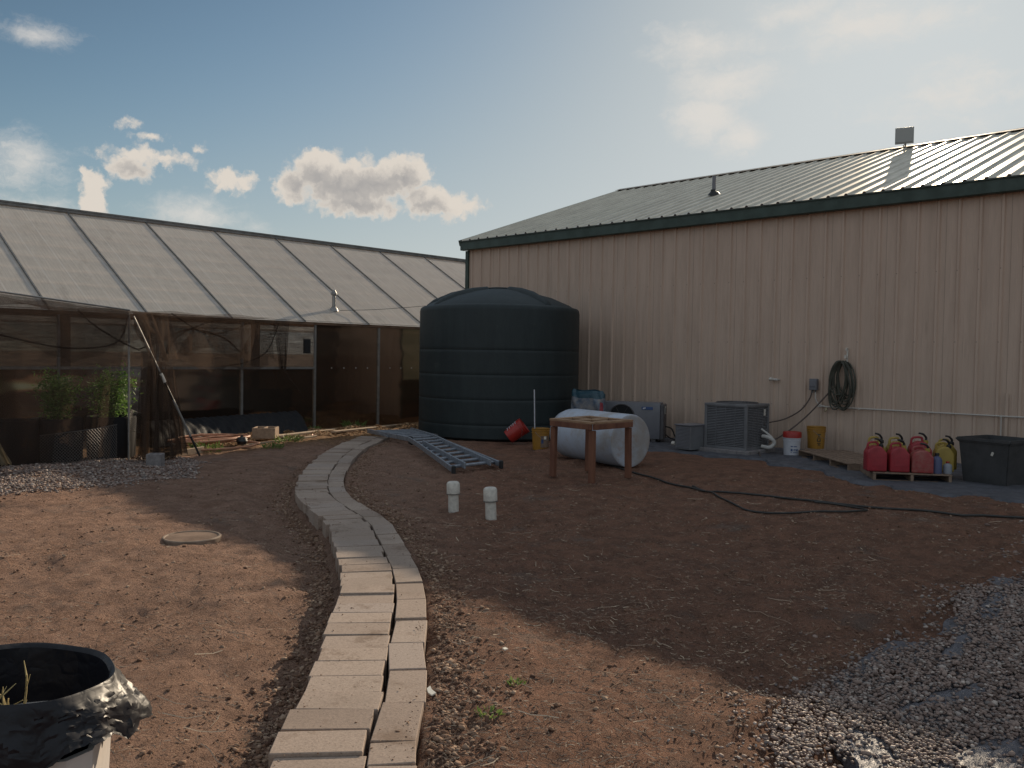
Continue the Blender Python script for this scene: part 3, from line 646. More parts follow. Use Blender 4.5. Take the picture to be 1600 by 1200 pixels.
# ------------------------------------------------------------------ barn
BX, BY0, BY1, ER = 14.52, -9.0, 15.3, 4.39
def rib_profile(y0, y1, pitch, h, minor):
    """(y, offset) samples of a ribbed steel sheet"""
    out = []; y = y0
    while y < y1-1e-6:
        for dy, o in ((0, 0), (.018, h), (.050, h), (.068, 0)):
            out.append((y+dy, o))
        if minor:
            for c in (.125, .215):
                for dy, o in ((0, 0), (.008, minor), (.022, minor), (.030, 0)): out.append((y+c+dy, o))
        y += pitch
    return [p for p in out if p[0] < y1]+[(y1, 0)]
def barn():
    r = thing('barn', 'long tan steel barn with ribbed walls and green trim', 'barn', (BX, BY1, 0))
    b = MB(); pr = rib_profile(BY0, BY1-.004,   .3048, .030, .003)
    lo = [b.bm.verts.new((BX-o, y, -.1)) for y, o in pr]; hi = [b.bm.verts.new((BX-o, y, 4.24)) for y, o in pr]
    for i in range(len(pr)-1): b.bm.faces.new((lo[i], lo[i+1], hi[i+1], hi[i]))
    b.build('wall', M['tan'], r, ang=20)
    b = MB(); RX, RZ = 20.89, 6.62; FX = 27.26
    for yy in (BY1, BY0):
        q = 1 if yy == BY1 else -1; vs = [b.bm.verts.new(p) for p in ((BX+.002, yy-.004*q, -.1), (FX, yy-.004*q, -.1), (FX, yy-.004*q, 4.33), (RX, yy-.004*q, 6.53), (BX+.002, yy-.004*q, 4.33))]; b.bm.faces.new(vs)
    b.quad((FX, BY0, -.1), (FX, BY1-.004, -.1), (FX, BY1-.004, 4.33), (FX, BY0, 4.33)); b.build('gable_wall', M['green_trim'], r)
    sl = Vector((RX-14.33, 0, RZ-ER)); 
    b = MB(); pr = rib_profile(BY0-.1, BY1+.1, .3048, .026, .0)
    for sgn in (1, -1):
        n = Vector((-sl.z*sgn, 0, abs(sl.x))).normalized()
        for (x0, z0), (x1, z1) in [((14.33, ER), (RX, RZ))] if sgn == 1 else [((2*RX-14.33, ER), (RX, RZ))]:
            a = [b.bm.verts.new(Vector((x0, y, z0))+n*o) for y, o in pr]; c = [b.bm.verts.new(Vector((x1, y, z1))+n*o) for y, o in pr]
            for i in range(len(pr)-1): b.bm.faces.new((a[i], a[i+1], c[i+1], c[i]))
    rf = b.build('roof', M['roof'], r, ang=20)
    b = MB()
    for sgn in (1, -1):
        b.beam((RX-sgn*.11, BY0-.12, RZ+.005), (RX-sgn*.11, BY1+.12, RZ+.005), .24, .004, up=(-.33*sgn, 0, .94))
    b.build('ridge_cap', M['ridge'], rf)
    # rib closures seen from the eave
    b = MB(); pe = rib_profile(BY0-.1, BY1+.1, .3048, .030, 0)
    up_ = [b.bm.verts.new((14.322, y, ER+.001+o)) for y, o in pe]; dn_ = [b.bm.verts.new((14.322, y, ER-.01)) for y, o in pe]
    for i in range(len(pe)-1): b.bm.faces.new((dn_[i], dn_[i+1], up_[i+1], up_[i]))
    b.build('rib_ends', mat('rib_end', (.05, .035, .03), .7), rf, smooth=False)
    b = MB(); b.box((14.40, (BY0+BY1)/2, 4.27), (.13, BY1-BY0+.14, .21), bev=.01); b.box((14.375, (BY0+BY1)/2, 4.372), (.13, BY1-BY0+.15, .012))
    b.build('fascia', M['green_trim'], r)
    b = MB(); b.box((BX-.012, BY1-.035, 2.03), (.075, .10, 4.26)); b.build('corner_trim', M['green_trim'], r)
    b = MB(); b.beam((14.33, BY1+.07, ER-.05), (RX, BY1+.07, RZ-.05), .07, .14); b.beam((2*RX-14.33, BY1+.07, ER-.05), (RX, BY1+.07, RZ-.05), .07, .14); b.build('rake_trim', M['green_trim'], r)
    v = MB(); v.tube([(16.74, 9.79, 5.1), (16.74, 9.79, 5.62)], .042, 12); vp = v.build('vent_pipe', M['grey_unit'], r)
    v = MB(); v.lathe([(.15, -.03), (.12, .05), (.055, .10), (.045, .14)], (16.74, 9.79, 5.20), 16, Matrix.Rotation(-.33, 3, 'Y')); v.build('flashing', M['black_plastic'], vp)
    v = MB()
    v.box((BX-.036, 3.40, .70), (.006, .05, .9)); v.build('patch_strip', M['tan'], r)
    a = thing('panel_antenna', 'square grey panel antenna on a short mast at the barn ridge', 'antenna', (20.9, 7.2, 6.64))
    v = MB(); v.box((20.85, 7.2, 6.89), (.05, .40, .38), rz=.3, bev=.012, seg=2); v.box((20.82, 7.2, 6.89), (.02, .34, .32), rz=.3, bev=.006); v.build('panel', M['antenna'], a)
    v = MB(); v.tube([(20.93, 7.2, 6.62), (20.93, 7.2, 7.0)], .018, 10); v.tube([(20.93, 7.2, 6.72), (20.93, 7.33, 6.62)], .008, 6); v.box((20.89, 7.2, 6.92), (.06, .05, .05)); v.build('mast', M['alu'], a)
barn()

# ------------------------------------------------------------------ water tank
def tank():
    c = Vector((12.54, 12.22, -.01)); R = 1.63
    r = thing('water_tank', 'huge dark blue green plastic water tank with domed top', 'water tank', c)
    prof = [(0, 0), (R-.06, 0), (R+.005, .05)]; z = .05; 
    bands = [.30, .78, 1.25, 1.72]
    for q in bands:
        prof += [(R+.0005, q-.06), (R+.0005, q-.014), (R-.003, q-.008), (R-.003, q), (R+.0005, q+.006), (R+.0005, q+.06)]
    prof += [(R-.001, 2.48), (R-.012, 2.54), (R-.045, 2.572), (R-.10, 2.588)]
    body = MB().lathe(prof, c, 128).build('body', M['tank'], r, ang=50)
    dome = [(R-.11, 2.582), (R-.20, 2.64), (R*.66, 2.79), (R*.42, 2.895), (.36, 2.955), (.30, 2.965)]
    dm = MB().lathe(dome, c, 128).build('dome', M['tank'], r, ang=50)
    b = MB()
    for ang in (225+38, 225-58, 95, 350, 35, 142):
        a = math.radians(ang)
        def pt(rr, zz, o): return (c.x+rr*math.cos(a)-o*math.sin(a), c.y+rr*math.sin(a)+o*math.cos(a), c.z+zz)
        ln = [(R-.14, 2.60, .03), (R-.26, 2.70, .10), (R*.62, 2.86, .10), (R*.40, 2.95, .09), (.34, 2.99, .08)]
        g = []
        for rr, zz, h in ln:
            g.append([b.bm.verts.new(pt(rr, zz-.10, -.15)), b.bm.verts.new(pt(rr, zz-.01, -.10)), b.bm.verts.new(pt(rr, zz+.02, -.04)), b.bm.verts.new(pt(rr, zz+.02, .04)), b.bm.verts.new(pt(rr, zz-.01, .10)), b.bm.verts.new(pt(rr, zz-.10, .15))])
        for p, q in zip(g, g[1:]):
            for k in range(5): b.bm.faces.new((p[k], p[k+1], q[k+1], q[k]))
        b.bm.faces.new(g[0])
    b.build('dome_ribs', M['tank'], dm, ang=60)
    MB().lathe([(.31, 2.93), (.31, 2.985), (.28, 2.995), (0, 3.0)], c, 40).build('lid', M['tank'], r)
    b = MB(); 
    for k in range(1): b.box((c.x+(R+.002)*math.cos(3.85+.14*k), c.y+(R+.002)*math.sin(3.75+.14*k), 1.28), (.006, .13, .03), rz=3.75+.14*k)
    b.build('moulded_marks', M['tank'], body)
tank()

# ------------------------------------------------------------------ greenhouse
GX0, GX1, GY, GE, GR, GRY = -8.0, 25.0, 16.5, 2.32, 4.70, 20.7
def greenhouse():
    r = thing('greenhouse', 'long weathered greenhouse with milky plastic roof and dark bronze side panels', 'greenhouse', (4.0, GY, -.12))
    bars = [7.12+1.756*k for k in range(-8, 11)]
    ov = .10; sl = (GR-GE)/(GRY-GY)
    b = MB()
    for s_ in (1, -1):
        y0 = GRY-s_*(GRY-GY+ov); z0 = GE-ov*sl+.03
        b.quad((GX0, y0, z0), (GX1, y0, z0), (GX1, GRY, GR+.03), (GX0, GRY, GR+.03))
    rf = b.build('roof', M['poly_roof'], r, smooth=False)
    b = MB()
    for x in bars:
        b.beam((x, GY-ov, GE-ov*sl+.045), (x, GRY, GR+.045), .030, .024)
    b.build('glazing_bars', M['alu'], rf)
    b = MB()
    for k, t in enumerate((.10, .22, .34, .46, .58, .70, .84)):
        y = GY+(GRY-GY)*t; b.box(((GX0+GX1)/2, y, GE+(GR-GE)*t-.045), (GX1-GX0, .09, .07), rx=.51)
        b.box(((GX0+GX1)/2, 2*GRY-y, GE+(GR-GE)*t-.045), (GX1-GX0, .09, .07), rx=-.51)
    for x in np.arange(GX0, GX1, .60):
        b.beam((x+.22, GY, GE-.05), (x+.22, GRY, GR-.08), .03, .05)
    b.build('purlins', M['int_wood'], rf)
    b = MB(); b.box(((GX0+GX1)/2, GRY, GR+.055), (GX1-GX0, .22, .05), bev=.01); b.box(((GX0+GX1)/2, GRY-.13, GR+.00), (GX1-GX0, .03, .05)); b.build('ridge_beam', M['ridge'], rf)
    b = MB(); b.box(((GX0+GX1)/2, GY-.03, GE-.04), (GX1-GX0, .06, .09), bev=.006); b.build('eave_beam', mat('eave_timber', (.20, .13, .09), .8, noise=.4, nscale=4), r)
    posts = [10.94+1.80*k for k in range(-9, 8)]
    for i, x in enumerate(posts[:-1]):
        x2 = posts[i+1]
        if x > 10.9:
            b = MB(); b.box(((x+x2)/2, GY+.006, 1.07), (x2-x-.02, .012, 2.38)); b.build('bronze_panel', M['bronze'], r, smooth=False)
        else:
            b = MB(); b.box(((x+x2)/2, GY+.006, .57), (x2-x-.02, .012, 1.36)); b.build('lower_panel', M['bronze'], r, smooth=False)
            b = MB(); b.box(((x+x2)/2, GY+.006, 1.77), (x2-x-.02, .012, .98)); b.build('upper_panel', M['clear'], r, smooth=False)
    for x in posts:
        b = MB(); b.box((x, GY-.02, 1.05), (.045, .05, 2.36), bev=.004); b.build('post', M['steel'], r)
    b = MB(); b.box(((posts[0]+10.94)/2, GY-.016, 1.262), (10.94-posts[0], .04, .05)); b.build('mid_rail', M['steel'], r)
    for x in np.arange(11.4, 16, .34):
        if abs((x-10.94) % 1.8) > .12: MB().lathe([(0, .012), (.013, .01), (.015, 0)], (x, GY-.002, 1.262), 8, Matrix.Rotation(PI/2, 3, 'X')).build('screw_cap', M['pvc'], r)
    b = MB(); b.box((10.72, GY-.03, 1.75), (.16, .05, .32)); b.build('control_box', M['black_plastic'], r)
    b = MB(); b.box(((GX0+GX1)/2, 2*GRY-GY, 1.1), (GX1-GX0, .02, 2.5)); b.build('rear_wall', M['clear'], r, smooth=False)
    for gx in (GX0, GX1):
        b = MB(); vs = [b.bm.verts.new(p) for p in ((gx, GY, -.12), (gx, 2*GRY-GY, -.12), (gx, 2*GRY-GY, GE), (gx, GRY, GR), (gx, GY, GE))]; b.bm.faces.new(vs); b.build('end_wall', M['clear'], r, smooth=False)
    v = MB(); v.tube([(11.80, 17.0, 2.55), (11.80, 17.0, 3.00)], .045, 12); vp = v.build('flue_pipe', M['steel'], r)
    v = MB(); v.lathe([(.045, 0), (.075, .02), (.075, .05), (.03, .13), (0, .14)], (11.80, 17.0, 2.97), 14); v.build('flue_cap', M['steel'], vp); MB().lathe([(.11, -.05), (.09, .02), (.05, .06)], (11.80, 17.0, 2.64), 14).build('flue_flashing', M['steel'], vp)
    # growing benches and timbers inside
    for y, z, h in ((18.0, .72, .5), (20.6, .95, .6)):
        t = thing('growing_bench', 'long low growing bench with grey skirt just inside the dark greenhouse wall' if y < 19 else 'taller growing bench in the middle of the greenhouse interior', 'bench', (6, y, -.12))
        b = MB(); b.box((4.5, y, z), (13, 1.1, .06)); b.build('bench_top', M['int_brown'], t); b = MB(); b.box((4.5, y-.5, z-h/2), (13, .02, h)); b.build('skirt', M['bench'], t)
        for k in range(5): b = MB(); b.box((-1.5+3*k, y, (z-.15)/2), (.08, 1.0, z+.1)); b.build('leg', M['int_wood'], t)
    for i, (x, y, lb) in enumerate(((9.75, 17.0, 'orange brown timber post standing inside the greenhouse right of the netting'), (5.9, 17.2, 'orange brown timber post inside the greenhouse behind the potted bushes'))):
        o = origin_to(MB().box((x, y, 1.1), (.16, .12, 2.4), bev=.008).build('timber_post', M['int_wood']), (x, y, -.1)); tag(o, lb, 'post')
    # overhead cable
    tag(MB().tube([(11.9, 16.9, 2.62), (13.0, 16.6, 2.70), (14.5, 15.4, 2.9)], .006, 5, 6).build('overhead_cable', M['black_plastic']), 'thin cable running from the greenhouse flue to the barn corner', 'cable')
greenhouse()

# ------------------------------------------------------------------ netting, prop and plants
def drape(b, top, bot, nu, nv, amp, freq, seed, sag=0, gather=0):
    rr = random.Random(seed); ph = [rr.uniform(0, 6.28) for _ in range(6)]
    T = catmull([Vector(p) for p in top], 8); B = catmull([Vector(p) for p in bot], 8)
    def samp(L, u): f = u*(len(L)-1); i = min(int(f), len(L)-2); return L[i].lerp(L[i+1], f-i)
    def fn(u, v):
        t, q = samp(T, u), samp(B, u); p = t.lerp(q, v)
        d = samp(T, min(u+.01, 1))-samp(T, max(u-.01, 0)); n = Vector((d.y, -d.x, 0)).normalized() if d.length > 1e-6 else Vector((0, -1, 0))
        f = sum(math.sin(freq*(k*.8+1)*u*6.28+ph[k]+v*(k-1)*1.7)/(1+k*.6) for k in range(4)); p = p+n*amp*f*(.35+.65*v)
        p.z -= sag*math.sin(PI*u)*0 + sag*abs(math.sin(u*PI*3+ph[4]))*v*(1-.2*v)
        p = p+Vector((0, 0, 0.02*math.sin(u*60+ph[5])*(v > .9)))
        return p
    b.grid(fn, nu, nv)
def netting():
    r = thing('shade_netting', 'brown see-through shade netting draped over poles in front of the greenhouse', 'netting', (5.5, 12.5, 0))
    b = MB(); drape(b, [(-2.5, 12.35, 2.55), (1, 12.4, 2.5), (3.5, 12.45, 2.32), (5.15, 12.55, 2.17)], [(-2.5, 12.35, .02), (1, 12.4, .02), (3.5, 12.45, .02), (4.9, 12.55, .06)], 160, 24, .045, 5, 3)
    b.build('front_curtain', M['net'], r, recalc=False)
    b = MB(); drape(b, [(-2.5, 12.3, 2.56), (1, 12.35, 2.51), (3.5, 12.4, 2.30), (5.15, 12.5, 2.16)], [(-2.5, 12.3, 1.5), (1, 12.35, 1.7), (3.5, 12.4, 1.72), (4.5, 12.5, 1.50), (5.3, 12.5, 1.85)], 120, 10, .05, 6, 5, .1)
    b.build('valance', M['net'], r, recalc=False)
    b = MB()
    b.grid(lambda u, v: (-2.5+u*(7.7+4.6*v), 12.5+v*3.85, (2.54-.38*u**1.5)*(1-v)+v*(2.36)-.10*math.sin(PI*v)*(1+.4*math.sin(u*17))+.02*math.sin(u*60+v*9)), 70, 14)
    b.build('net_roof', M['net'], r, recalc=False)
    # gathered swags running from the prop back to the eave, hanging in folds
    b = MB(); drape(b, [(5.17, 12.5, 2.16), (6.4, 13.7, 2.22), (8.2, 15.3, 2.26), (9.9, 16.35, 2.28)], [(5.35, 12.6, 1.75), (6.5, 13.8, 1.50), (8.0, 15.3, 1.33), (9.0, 16.0, 1.32), (9.95, 16.35, 1.55)], 130, 24, .10, 1.7, 8, .16)
    drape(b, [(5.2, 12.55, 2.16), (7.4, 14.6, 2.24), (9.4, 16.1, 2.27)], [(5.5, 12.9, 1.85), (7.0, 14.6, 1.75), (9.2, 16.0, 1.62)], 100, 14, .12, 2.6, 9, .28)
    b.build('swag', M['net'], r, recalc=False)
    b = MB(); drape(b, [(9.75, 16.28, 2.28), (10.2, 16.36, 2.28)], [(9.96, 16.3, 1.25), (10.10, 16.34, 1.22)], 20, 14, .035, 2, 14)
    b.tube([(10.02, 16.3, 1.24), (10.2, 16.2, .95), (10.42, 16.1, .62)], [.02, .004], 6, 4)
    b.build('hanging_tail', M['net_dense'], r, recalc=False)
    # dark cords formed by rolled edges of the net
    b = MB()
    for pts in ([(5.35, 12.6, 1.62), (5.9, 13.2, 1.74), (6.9, 14.2, 1.98), (8.0, 15.1, 1.86), (8.6, 15.6, 1.60)], [(8.0, 15.2, 1.33), (8.8, 15.8, 1.38), (9.5, 16.1, 1.62), (9.9, 16.3, 2.22)], [(5.3, 12.5, 1.6), (5.0, 12.4, 1.72), (4.6, 12.35, 1.95), (4.4, 12.35, 2.15)], [(6.0, 13.3, 1.45), (6.5, 13.8, 1.85), (7.3, 14.5, 2.1)], [(3.4, 12.3, 1.78), (4.2, 12.3, 1.62), (4.9, 12.35, 1.70), (5.1, 12.4, 2.1)], [(6.2, 13.4, 2.2), (7.6, 14.8, 1.92), (9.2, 16.1, 2.24)]):
        b.tube(pts, [.010, .018] if len(pts) > 4 else .011, 7, 8)
    b.build('rolled_edge', M['net_knot'], r, recalc=False)
    # heavy bunch tied to the prop
    b = MB()
    for k, (x0, x1, z0, z1, bx0, bx1) in enumerate(((5.30, 5.62, 1.60, 1.42, 5.22, 5.62), (5.42, 5.86, 1.44, 1.30, 5.38, 6.02), (5.34, 5.52, 1.30, 1.36, 5.16, 5.44), (5.56, 5.80, 1.36, 1.12, 5.66, 6.10))):
        drape(b, [(x0, 12.45+.04*k, z0), ((x0+x1)/2, 12.40+.05*k, (z0+z1)/2+.06), (x1, 12.52+.03*k, z1)], [(bx0, 12.22+.08*k, .02), ((bx0+bx1)/2, 12.30+.08*k, .02), (bx1, 12.52+.06*k, .04)], 54, 30, .045, 2.6, 20+k)
    drape(b, [(5.22, 12.5, 2.12), (5.7, 13.0, 2.18), (6.2, 13.5, 2.2)], [(5.42, 12.45, 1.60), (5.75, 12.7, 1.45), (6.1, 13.2, 1.62)], 40, 14, .06, 2, 33)
    b.build('bunched_net', M['net_dense'], r, recalc=False)
    b = MB(); drape(b, [(2.75, 12.1, 1.25), (2.95, 12.1, 1.25)], [(3.28, 12.0, .12), (3.50, 12.1, .12)], 16, 18, .03, 2, 40)
    b.build('pale_flap', M['net_pale'], r, recalc=False)
    b = MB()
    for x in (-1.5, 3.38): b.tube([(x, 12.28, -.05), (x, 12.28, 2.5)], .025, 10)
    b.tube([(5.20, 12.62, -.05), (5.20, 12.62, 2.14)], .016, 10)
    b.tube([(-2.5, 12.33, 2.55), (1, 12.37, 2.5), (3.5, 12.42, 2.33), (5.17, 12.52, 2.18)], .012, 8)
    b.build('support_pole', M['steel'], r)
    p = thing('prop_pole', 'slanting extension pole propping up the bunched netting', 'pole', (6.18, 12.40, 0))
    top, bot = Vector((5.16, 12.46, 2.18)), Vector((6.18, 12.40, 0.0))
    def L(t): return top.lerp(bot, t)
    MB().tube([L(.04), L(.46)], .011, 10).build('upper_tube', M['steel'], p); MB().tube([L(.45), L(1)], .016, 10).build('lower_tube', M['black_plastic'], p)
    MB().tube([L(.42), L(.48)], .026, 10).build('clamp', M['pvc'], p); MB().tube([L(.6), L(.86)], .0175, 10).build('grip', M['steel'], p)
netting()
def leaves_mesh(name, m, pts, dirs, ln, wd, parent):
    n = len(pts); d = dirs/np.linalg.norm(dirs, axis=1)[:, None]; up = RNG.normal(0, 1, (n, 3)); s_ = np.cross(d, up); s_ /= np.linalg.norm(s_, axis=1)[:, None]
    nn = np.cross(s_, d); ln = ln[:, None]; wd = wd[:, None]; V = np.zeros((n, 6, 3))
    V[:, 0] = pts; V[:, 1] = pts+d*ln*.35+s_*wd; V[:, 2] = pts+d*ln*.75+s_*wd*.7-nn*ln*.08; V[:, 3] = pts+d*ln-nn*ln*.2; V[:, 4] = pts+d*ln*.75-s_*wd*.7-nn*ln*.08; V[:, 5] = pts+d*ln*.35-s_*wd
    f = np.array([[0, 1, 2, 3], [0, 3, 4, 5]]); F = (f[None]+(np.arange(n)*6)[:, None, None]).reshape(-1, 4)
    tone = np.repeat(np.clip(RNG.normal(.45, .28, n), 0, 1), 2); V = V.reshape(-1, 3)
    off = np.array([0., 0, 0]); p = parent
    while p is not None: off += np.array(p.location); p = p.parent
    o = bulk(name, m, V-off, F, tone, smooth=False); o.parent = parent; return o
def plant(cx, cy, h0, h1, rad, label, nl=1700):
    t = thing('potted_bush', label, 'potted plant', (cx, cy, 0), 'potted bushes behind the netting')
    MB().lathe([(0, 0), (.31, 0), (.33, .03), (.345, h0-.03), (.33, h0), (.31, h0-.02), (.30, h0-.08), (0, h0-.06)], (cx, cy, 0), 32).build('fabric_pot', M['pot'], t)
    b = MB(); P = []; Dr = []
    for k in range(15):
        a = random.uniform(0, 6.28); rr = rad*random.uniform(.15, .85); top = Vector((cx+rr*math.cos(a), cy+rr*math.sin(a), h0+(h1-h0)*random.uniform(.55, 1)*(1-.25*rr/rad)))
        q = [Vector((cx+random.uniform(-.03, .03), cy+random.uniform(-.03, .03), h0-.06)), Vector((cx+rr*.5*math.cos(a), cy+rr*.5*math.sin(a), h0+(top.z-h0)*.5)), top]
        c = catmull(q, 6); b.tube(c, [.008, .003], 5)
        for j in range(nl//15):
            i = random.uniform(2, len(c)-1.01); p = c[int(i)].lerp(c[int(i)+1], i-int(i)); sp = .13*rad/.3
            P.append([p.x+random.gauss(0, sp*.8), p.y+random.gauss(0, sp*.8), p.z+random.gauss(0, .05)]); Dr.append([random.gauss(0, 1), random.gauss(0, 1), random.gauss(.1, .6)])
    b.build('stems', M['stem'], t); P = np.array(P); leaves_mesh('foliage', M['leaf'], P, np.array(Dr), RNG.uniform(.04, .085, len(P)), RNG.uniform(.006, .013, len(P)), t); return t
plant(4.38, 13.1, .62, 1.38, .27, 'leafy green bush in black pot, behind the netting, left one of the two')
plant(5.12, 13.05, .62, 1.40, .33, 'taller leafy bush in black pot beside the bunched netting')
def bare_pot(cx, cy, h, label):
    t = thing('fabric_pot', label, 'plant pot', (cx, cy, 0)); MB().lathe([(0, 0), (.27, 0), (.29, .03), (.30, h), (.28, h), (.27, h-.06), (0, h-.05)], (cx, cy, 0), 28).build('pot_body', M['pot'], t)
    MB().tube([(cx+.12, cy-.26, h-.1), (cx+.25, cy-.2, h+.02), (cx+.3, cy-.1, h-.1)], .012, 6, 4).build('handle', M['pot'], t)
bare_pot(3.80, 13.0, .62, 'empty black fabric pot at the left edge behind the netting')
def wire(name, label, f, nu, nv):
    b = MB()
    for i in range(-nv, nu, 1):
        for s_ in (0, 1):
            pts = []
            for j in range(nv+1):
                u = (i+j) if s_ == 0 else (i+nv-j)
                if 0 <= u <= nu: pts.append(f(u/nu, j/nv))
            if len(pts) > 1: b.tube(pts, .0022, 3, caps=False)
    b.tube([f(i/nu, 0) for i in range(nu+1)], .004, 4); b.tube([f(i/nu, 1) for i in range(nu+1)], .004, 4)
    tag(b.build(name, M['wire']), label, 'wire mesh')
wire('wire_mesh', 'low strip of diamond wire mesh curling in front of the left potted bush', lambda u, v: (4.0+u*.95, 12.62-.25*math.sin(u*2.2), .02+v*(.40+.12*u)), 26, 10)
wire('wire_mesh', 'small bent piece of wire mesh beside the right pot, by the bunched netting', lambda u, v: (5.18+u*.28+.05*v, 12.62+.1*math.sin(u*3), .45+v*.28-.10*u), 9, 8)
tag(MB().box((3.62, 12.18, .03), (.55, .045, .03), rz=.25).build('metal_edging', M['steel']), 'short pale metal strip lying at the foot of the left pole', 'metal strip')
def film():
    b = MB()
    def fn(u, v):
        x = 6.35+u*3.6; y = 14.75+u*.95-v*.62; z = .34*(1-v)**.9+.016*(4*abs((u*9+v*1.3) % 1-.5)-1)*(.3+v)+.010*(4*abs((u*23-v*.9) % 1-.5)-1)-.07*v
        return (x+.05*math.sin(v*5), y, max(z, -.05)+.03)
    b.grid(fn, 110, 16); tag(b.build('plastic_film', M['film'], recalc=False), 'shiny black plastic film folded up along the greenhouse base behind the hose', 'plastic film')
film()
def boards():
    def brd(a, b_, w_, h, lb):
        o = MB().beam(a, b_, w_, h, bev=.006).build('edging_board', M['board']); origin_to(o, a); tag(o, lb, 'board')
    brd((5.45, 12.50, .01), (6.5, 12.92, .03), .05, .10, 'weathered board on edge beside the grey block at the foot of the pole')
    brd((8.05, 13.95, .03), (10.3, 14.75, .02), .14, .05, 'long flat board running right from under the tan block')
    brd((9.9, 14.25, .03), (12.2, 14.9, .02), .12, .04, 'far board lying in the mulch near the water tank')
    brd((7.4, 13.3, .0), (9.3, 13.95, .0), .06, .04, 'narrow board half buried in front of the tan block')
boards()
def hollow_block(c, d, rz, m, label):
    b = MB(); x, y, z = d; t = .03
    for (cx, cy, sx, sy) in ((0, y/2-t/2, x, t), (0, -y/2+t/2, x, t), (-x/2+t/2, 0, t, y-2*t), (x/2-t/2, 0, t, y-2*t), (0, 0, t, y-2*t)):
        q = Matrix.Rotation(rz, 3, 'Z') @ Vector((cx, cy, 0)); b.box((c[0]+q.x, c[1]+q.y, c[2]+z/2), (sx, sy, z), rz=rz, bev=.004)
    o = b.build('hollow_block', m); origin_to(o, c); tag(o, label, 'block')
hollow_block((8.10, 13.75, .06), (.40, .40, .19), -.72, M['cinder'], 'tan hollow concrete block on the board beside the orange hose')
hollow_block((5.22, 11.78, -.02), (.20, .19, .18), -.7, M['cinder_grey'], 'small grey concrete block at the edge of the gravel by the netting')
def coil():
    P = []
    for k in range(150):
        a = k/150*2*PI*5.3; rr = .52+.10*math.sin(k*.11)+.05*math.sin(k*.53); P.append((7.0+rr*math.cos(a)*1.15+.06*math.sin(k*.21), 13.55+rr*math.sin(a)*.62+.1*math.sin(k*.05), .05+.07*abs(math.sin(k*.09+.3))+.05*(k/150)))
    P += [(7.6, 13.1, .05), (6.9, 12.8, .03), (6.2, 12.95, .03), (5.9, 12.9, .02)]
    tag(MB().tube(P, .019, 8, 2).build('garden_hose', M['hose_orange']), 'faded orange hose in a tangled coil on the sunlit ground', 'hose')
    P2 = [(7.45, 13.5, .1), (7.9, 13.6, .12), (8.0, 13.3, .06), (7.7, 13.1, .04)]
    t = thing('sprinkler_head', 'round black fitting lying on the orange hose coil', 'hose fitting', (7.3, 13.15, .05)); MB().lathe([(0, .0), (.07, .01), (.095, .07), (.07, .13), (0, .15)], (7.3, 13.15, .03), 16).build('housing', M['black_plastic'], t); MB().tube([(7.3, 13.15, .16), (7.3, 13.15, .2)], .02, 8).build('nozzle', M['black_plastic'], t)
coil()
def weed(cx, cy, r, h, n, label):
    z0 = float(H(np.array([cx]), np.array([cy]))[0]); t = thing('weed', label, 'weed', (cx, cy, z0)); a = RNG.uniform(0, 6.28, n); rr = r*np.sqrt(RNG.uniform(0, 1, n)); P = np.stack([cx+rr*np.cos(a), cy+rr*np.sin(a), z0+RNG.uniform(0, h*.5, n)], 1)
    D = np.stack([np.cos(a)*.6+RNG.normal(0, .3, n), np.sin(a)*.6+RNG.normal(0, .3, n), RNG.uniform(.3, 1.2, n)], 1); leaves_mesh('blades', M['weed'], P, D, RNG.uniform(.4, 1, n)*h, RNG.uniform(.004, .008, n), t)
weed(6.62, 13.05, .22, .16, 160, 'green weed clump growing in front of the orange hose coil')
weed(8.35, 13.45, .25, .14, 130, 'low weed tuft in front of the tan block')
weed(7.75, 12.95, .16, .12, 90, 'yellowish weed tuft beside the end of the hose')
weed(11.35, 15.55, .22, .17, 120, 'green weed by the foot of the bronze greenhouse panels')
weed(10.2, 15.4, .16, .10, 60, 'tiny weed at the left end of the bronze panels')
weed(2.61, 2.58, .05, .035, 40, 'tiny green seedling in the soil right of the path')
weed(2.98, 2.75, .04, .03, 26, 'smaller seedling farther right in the red soil')

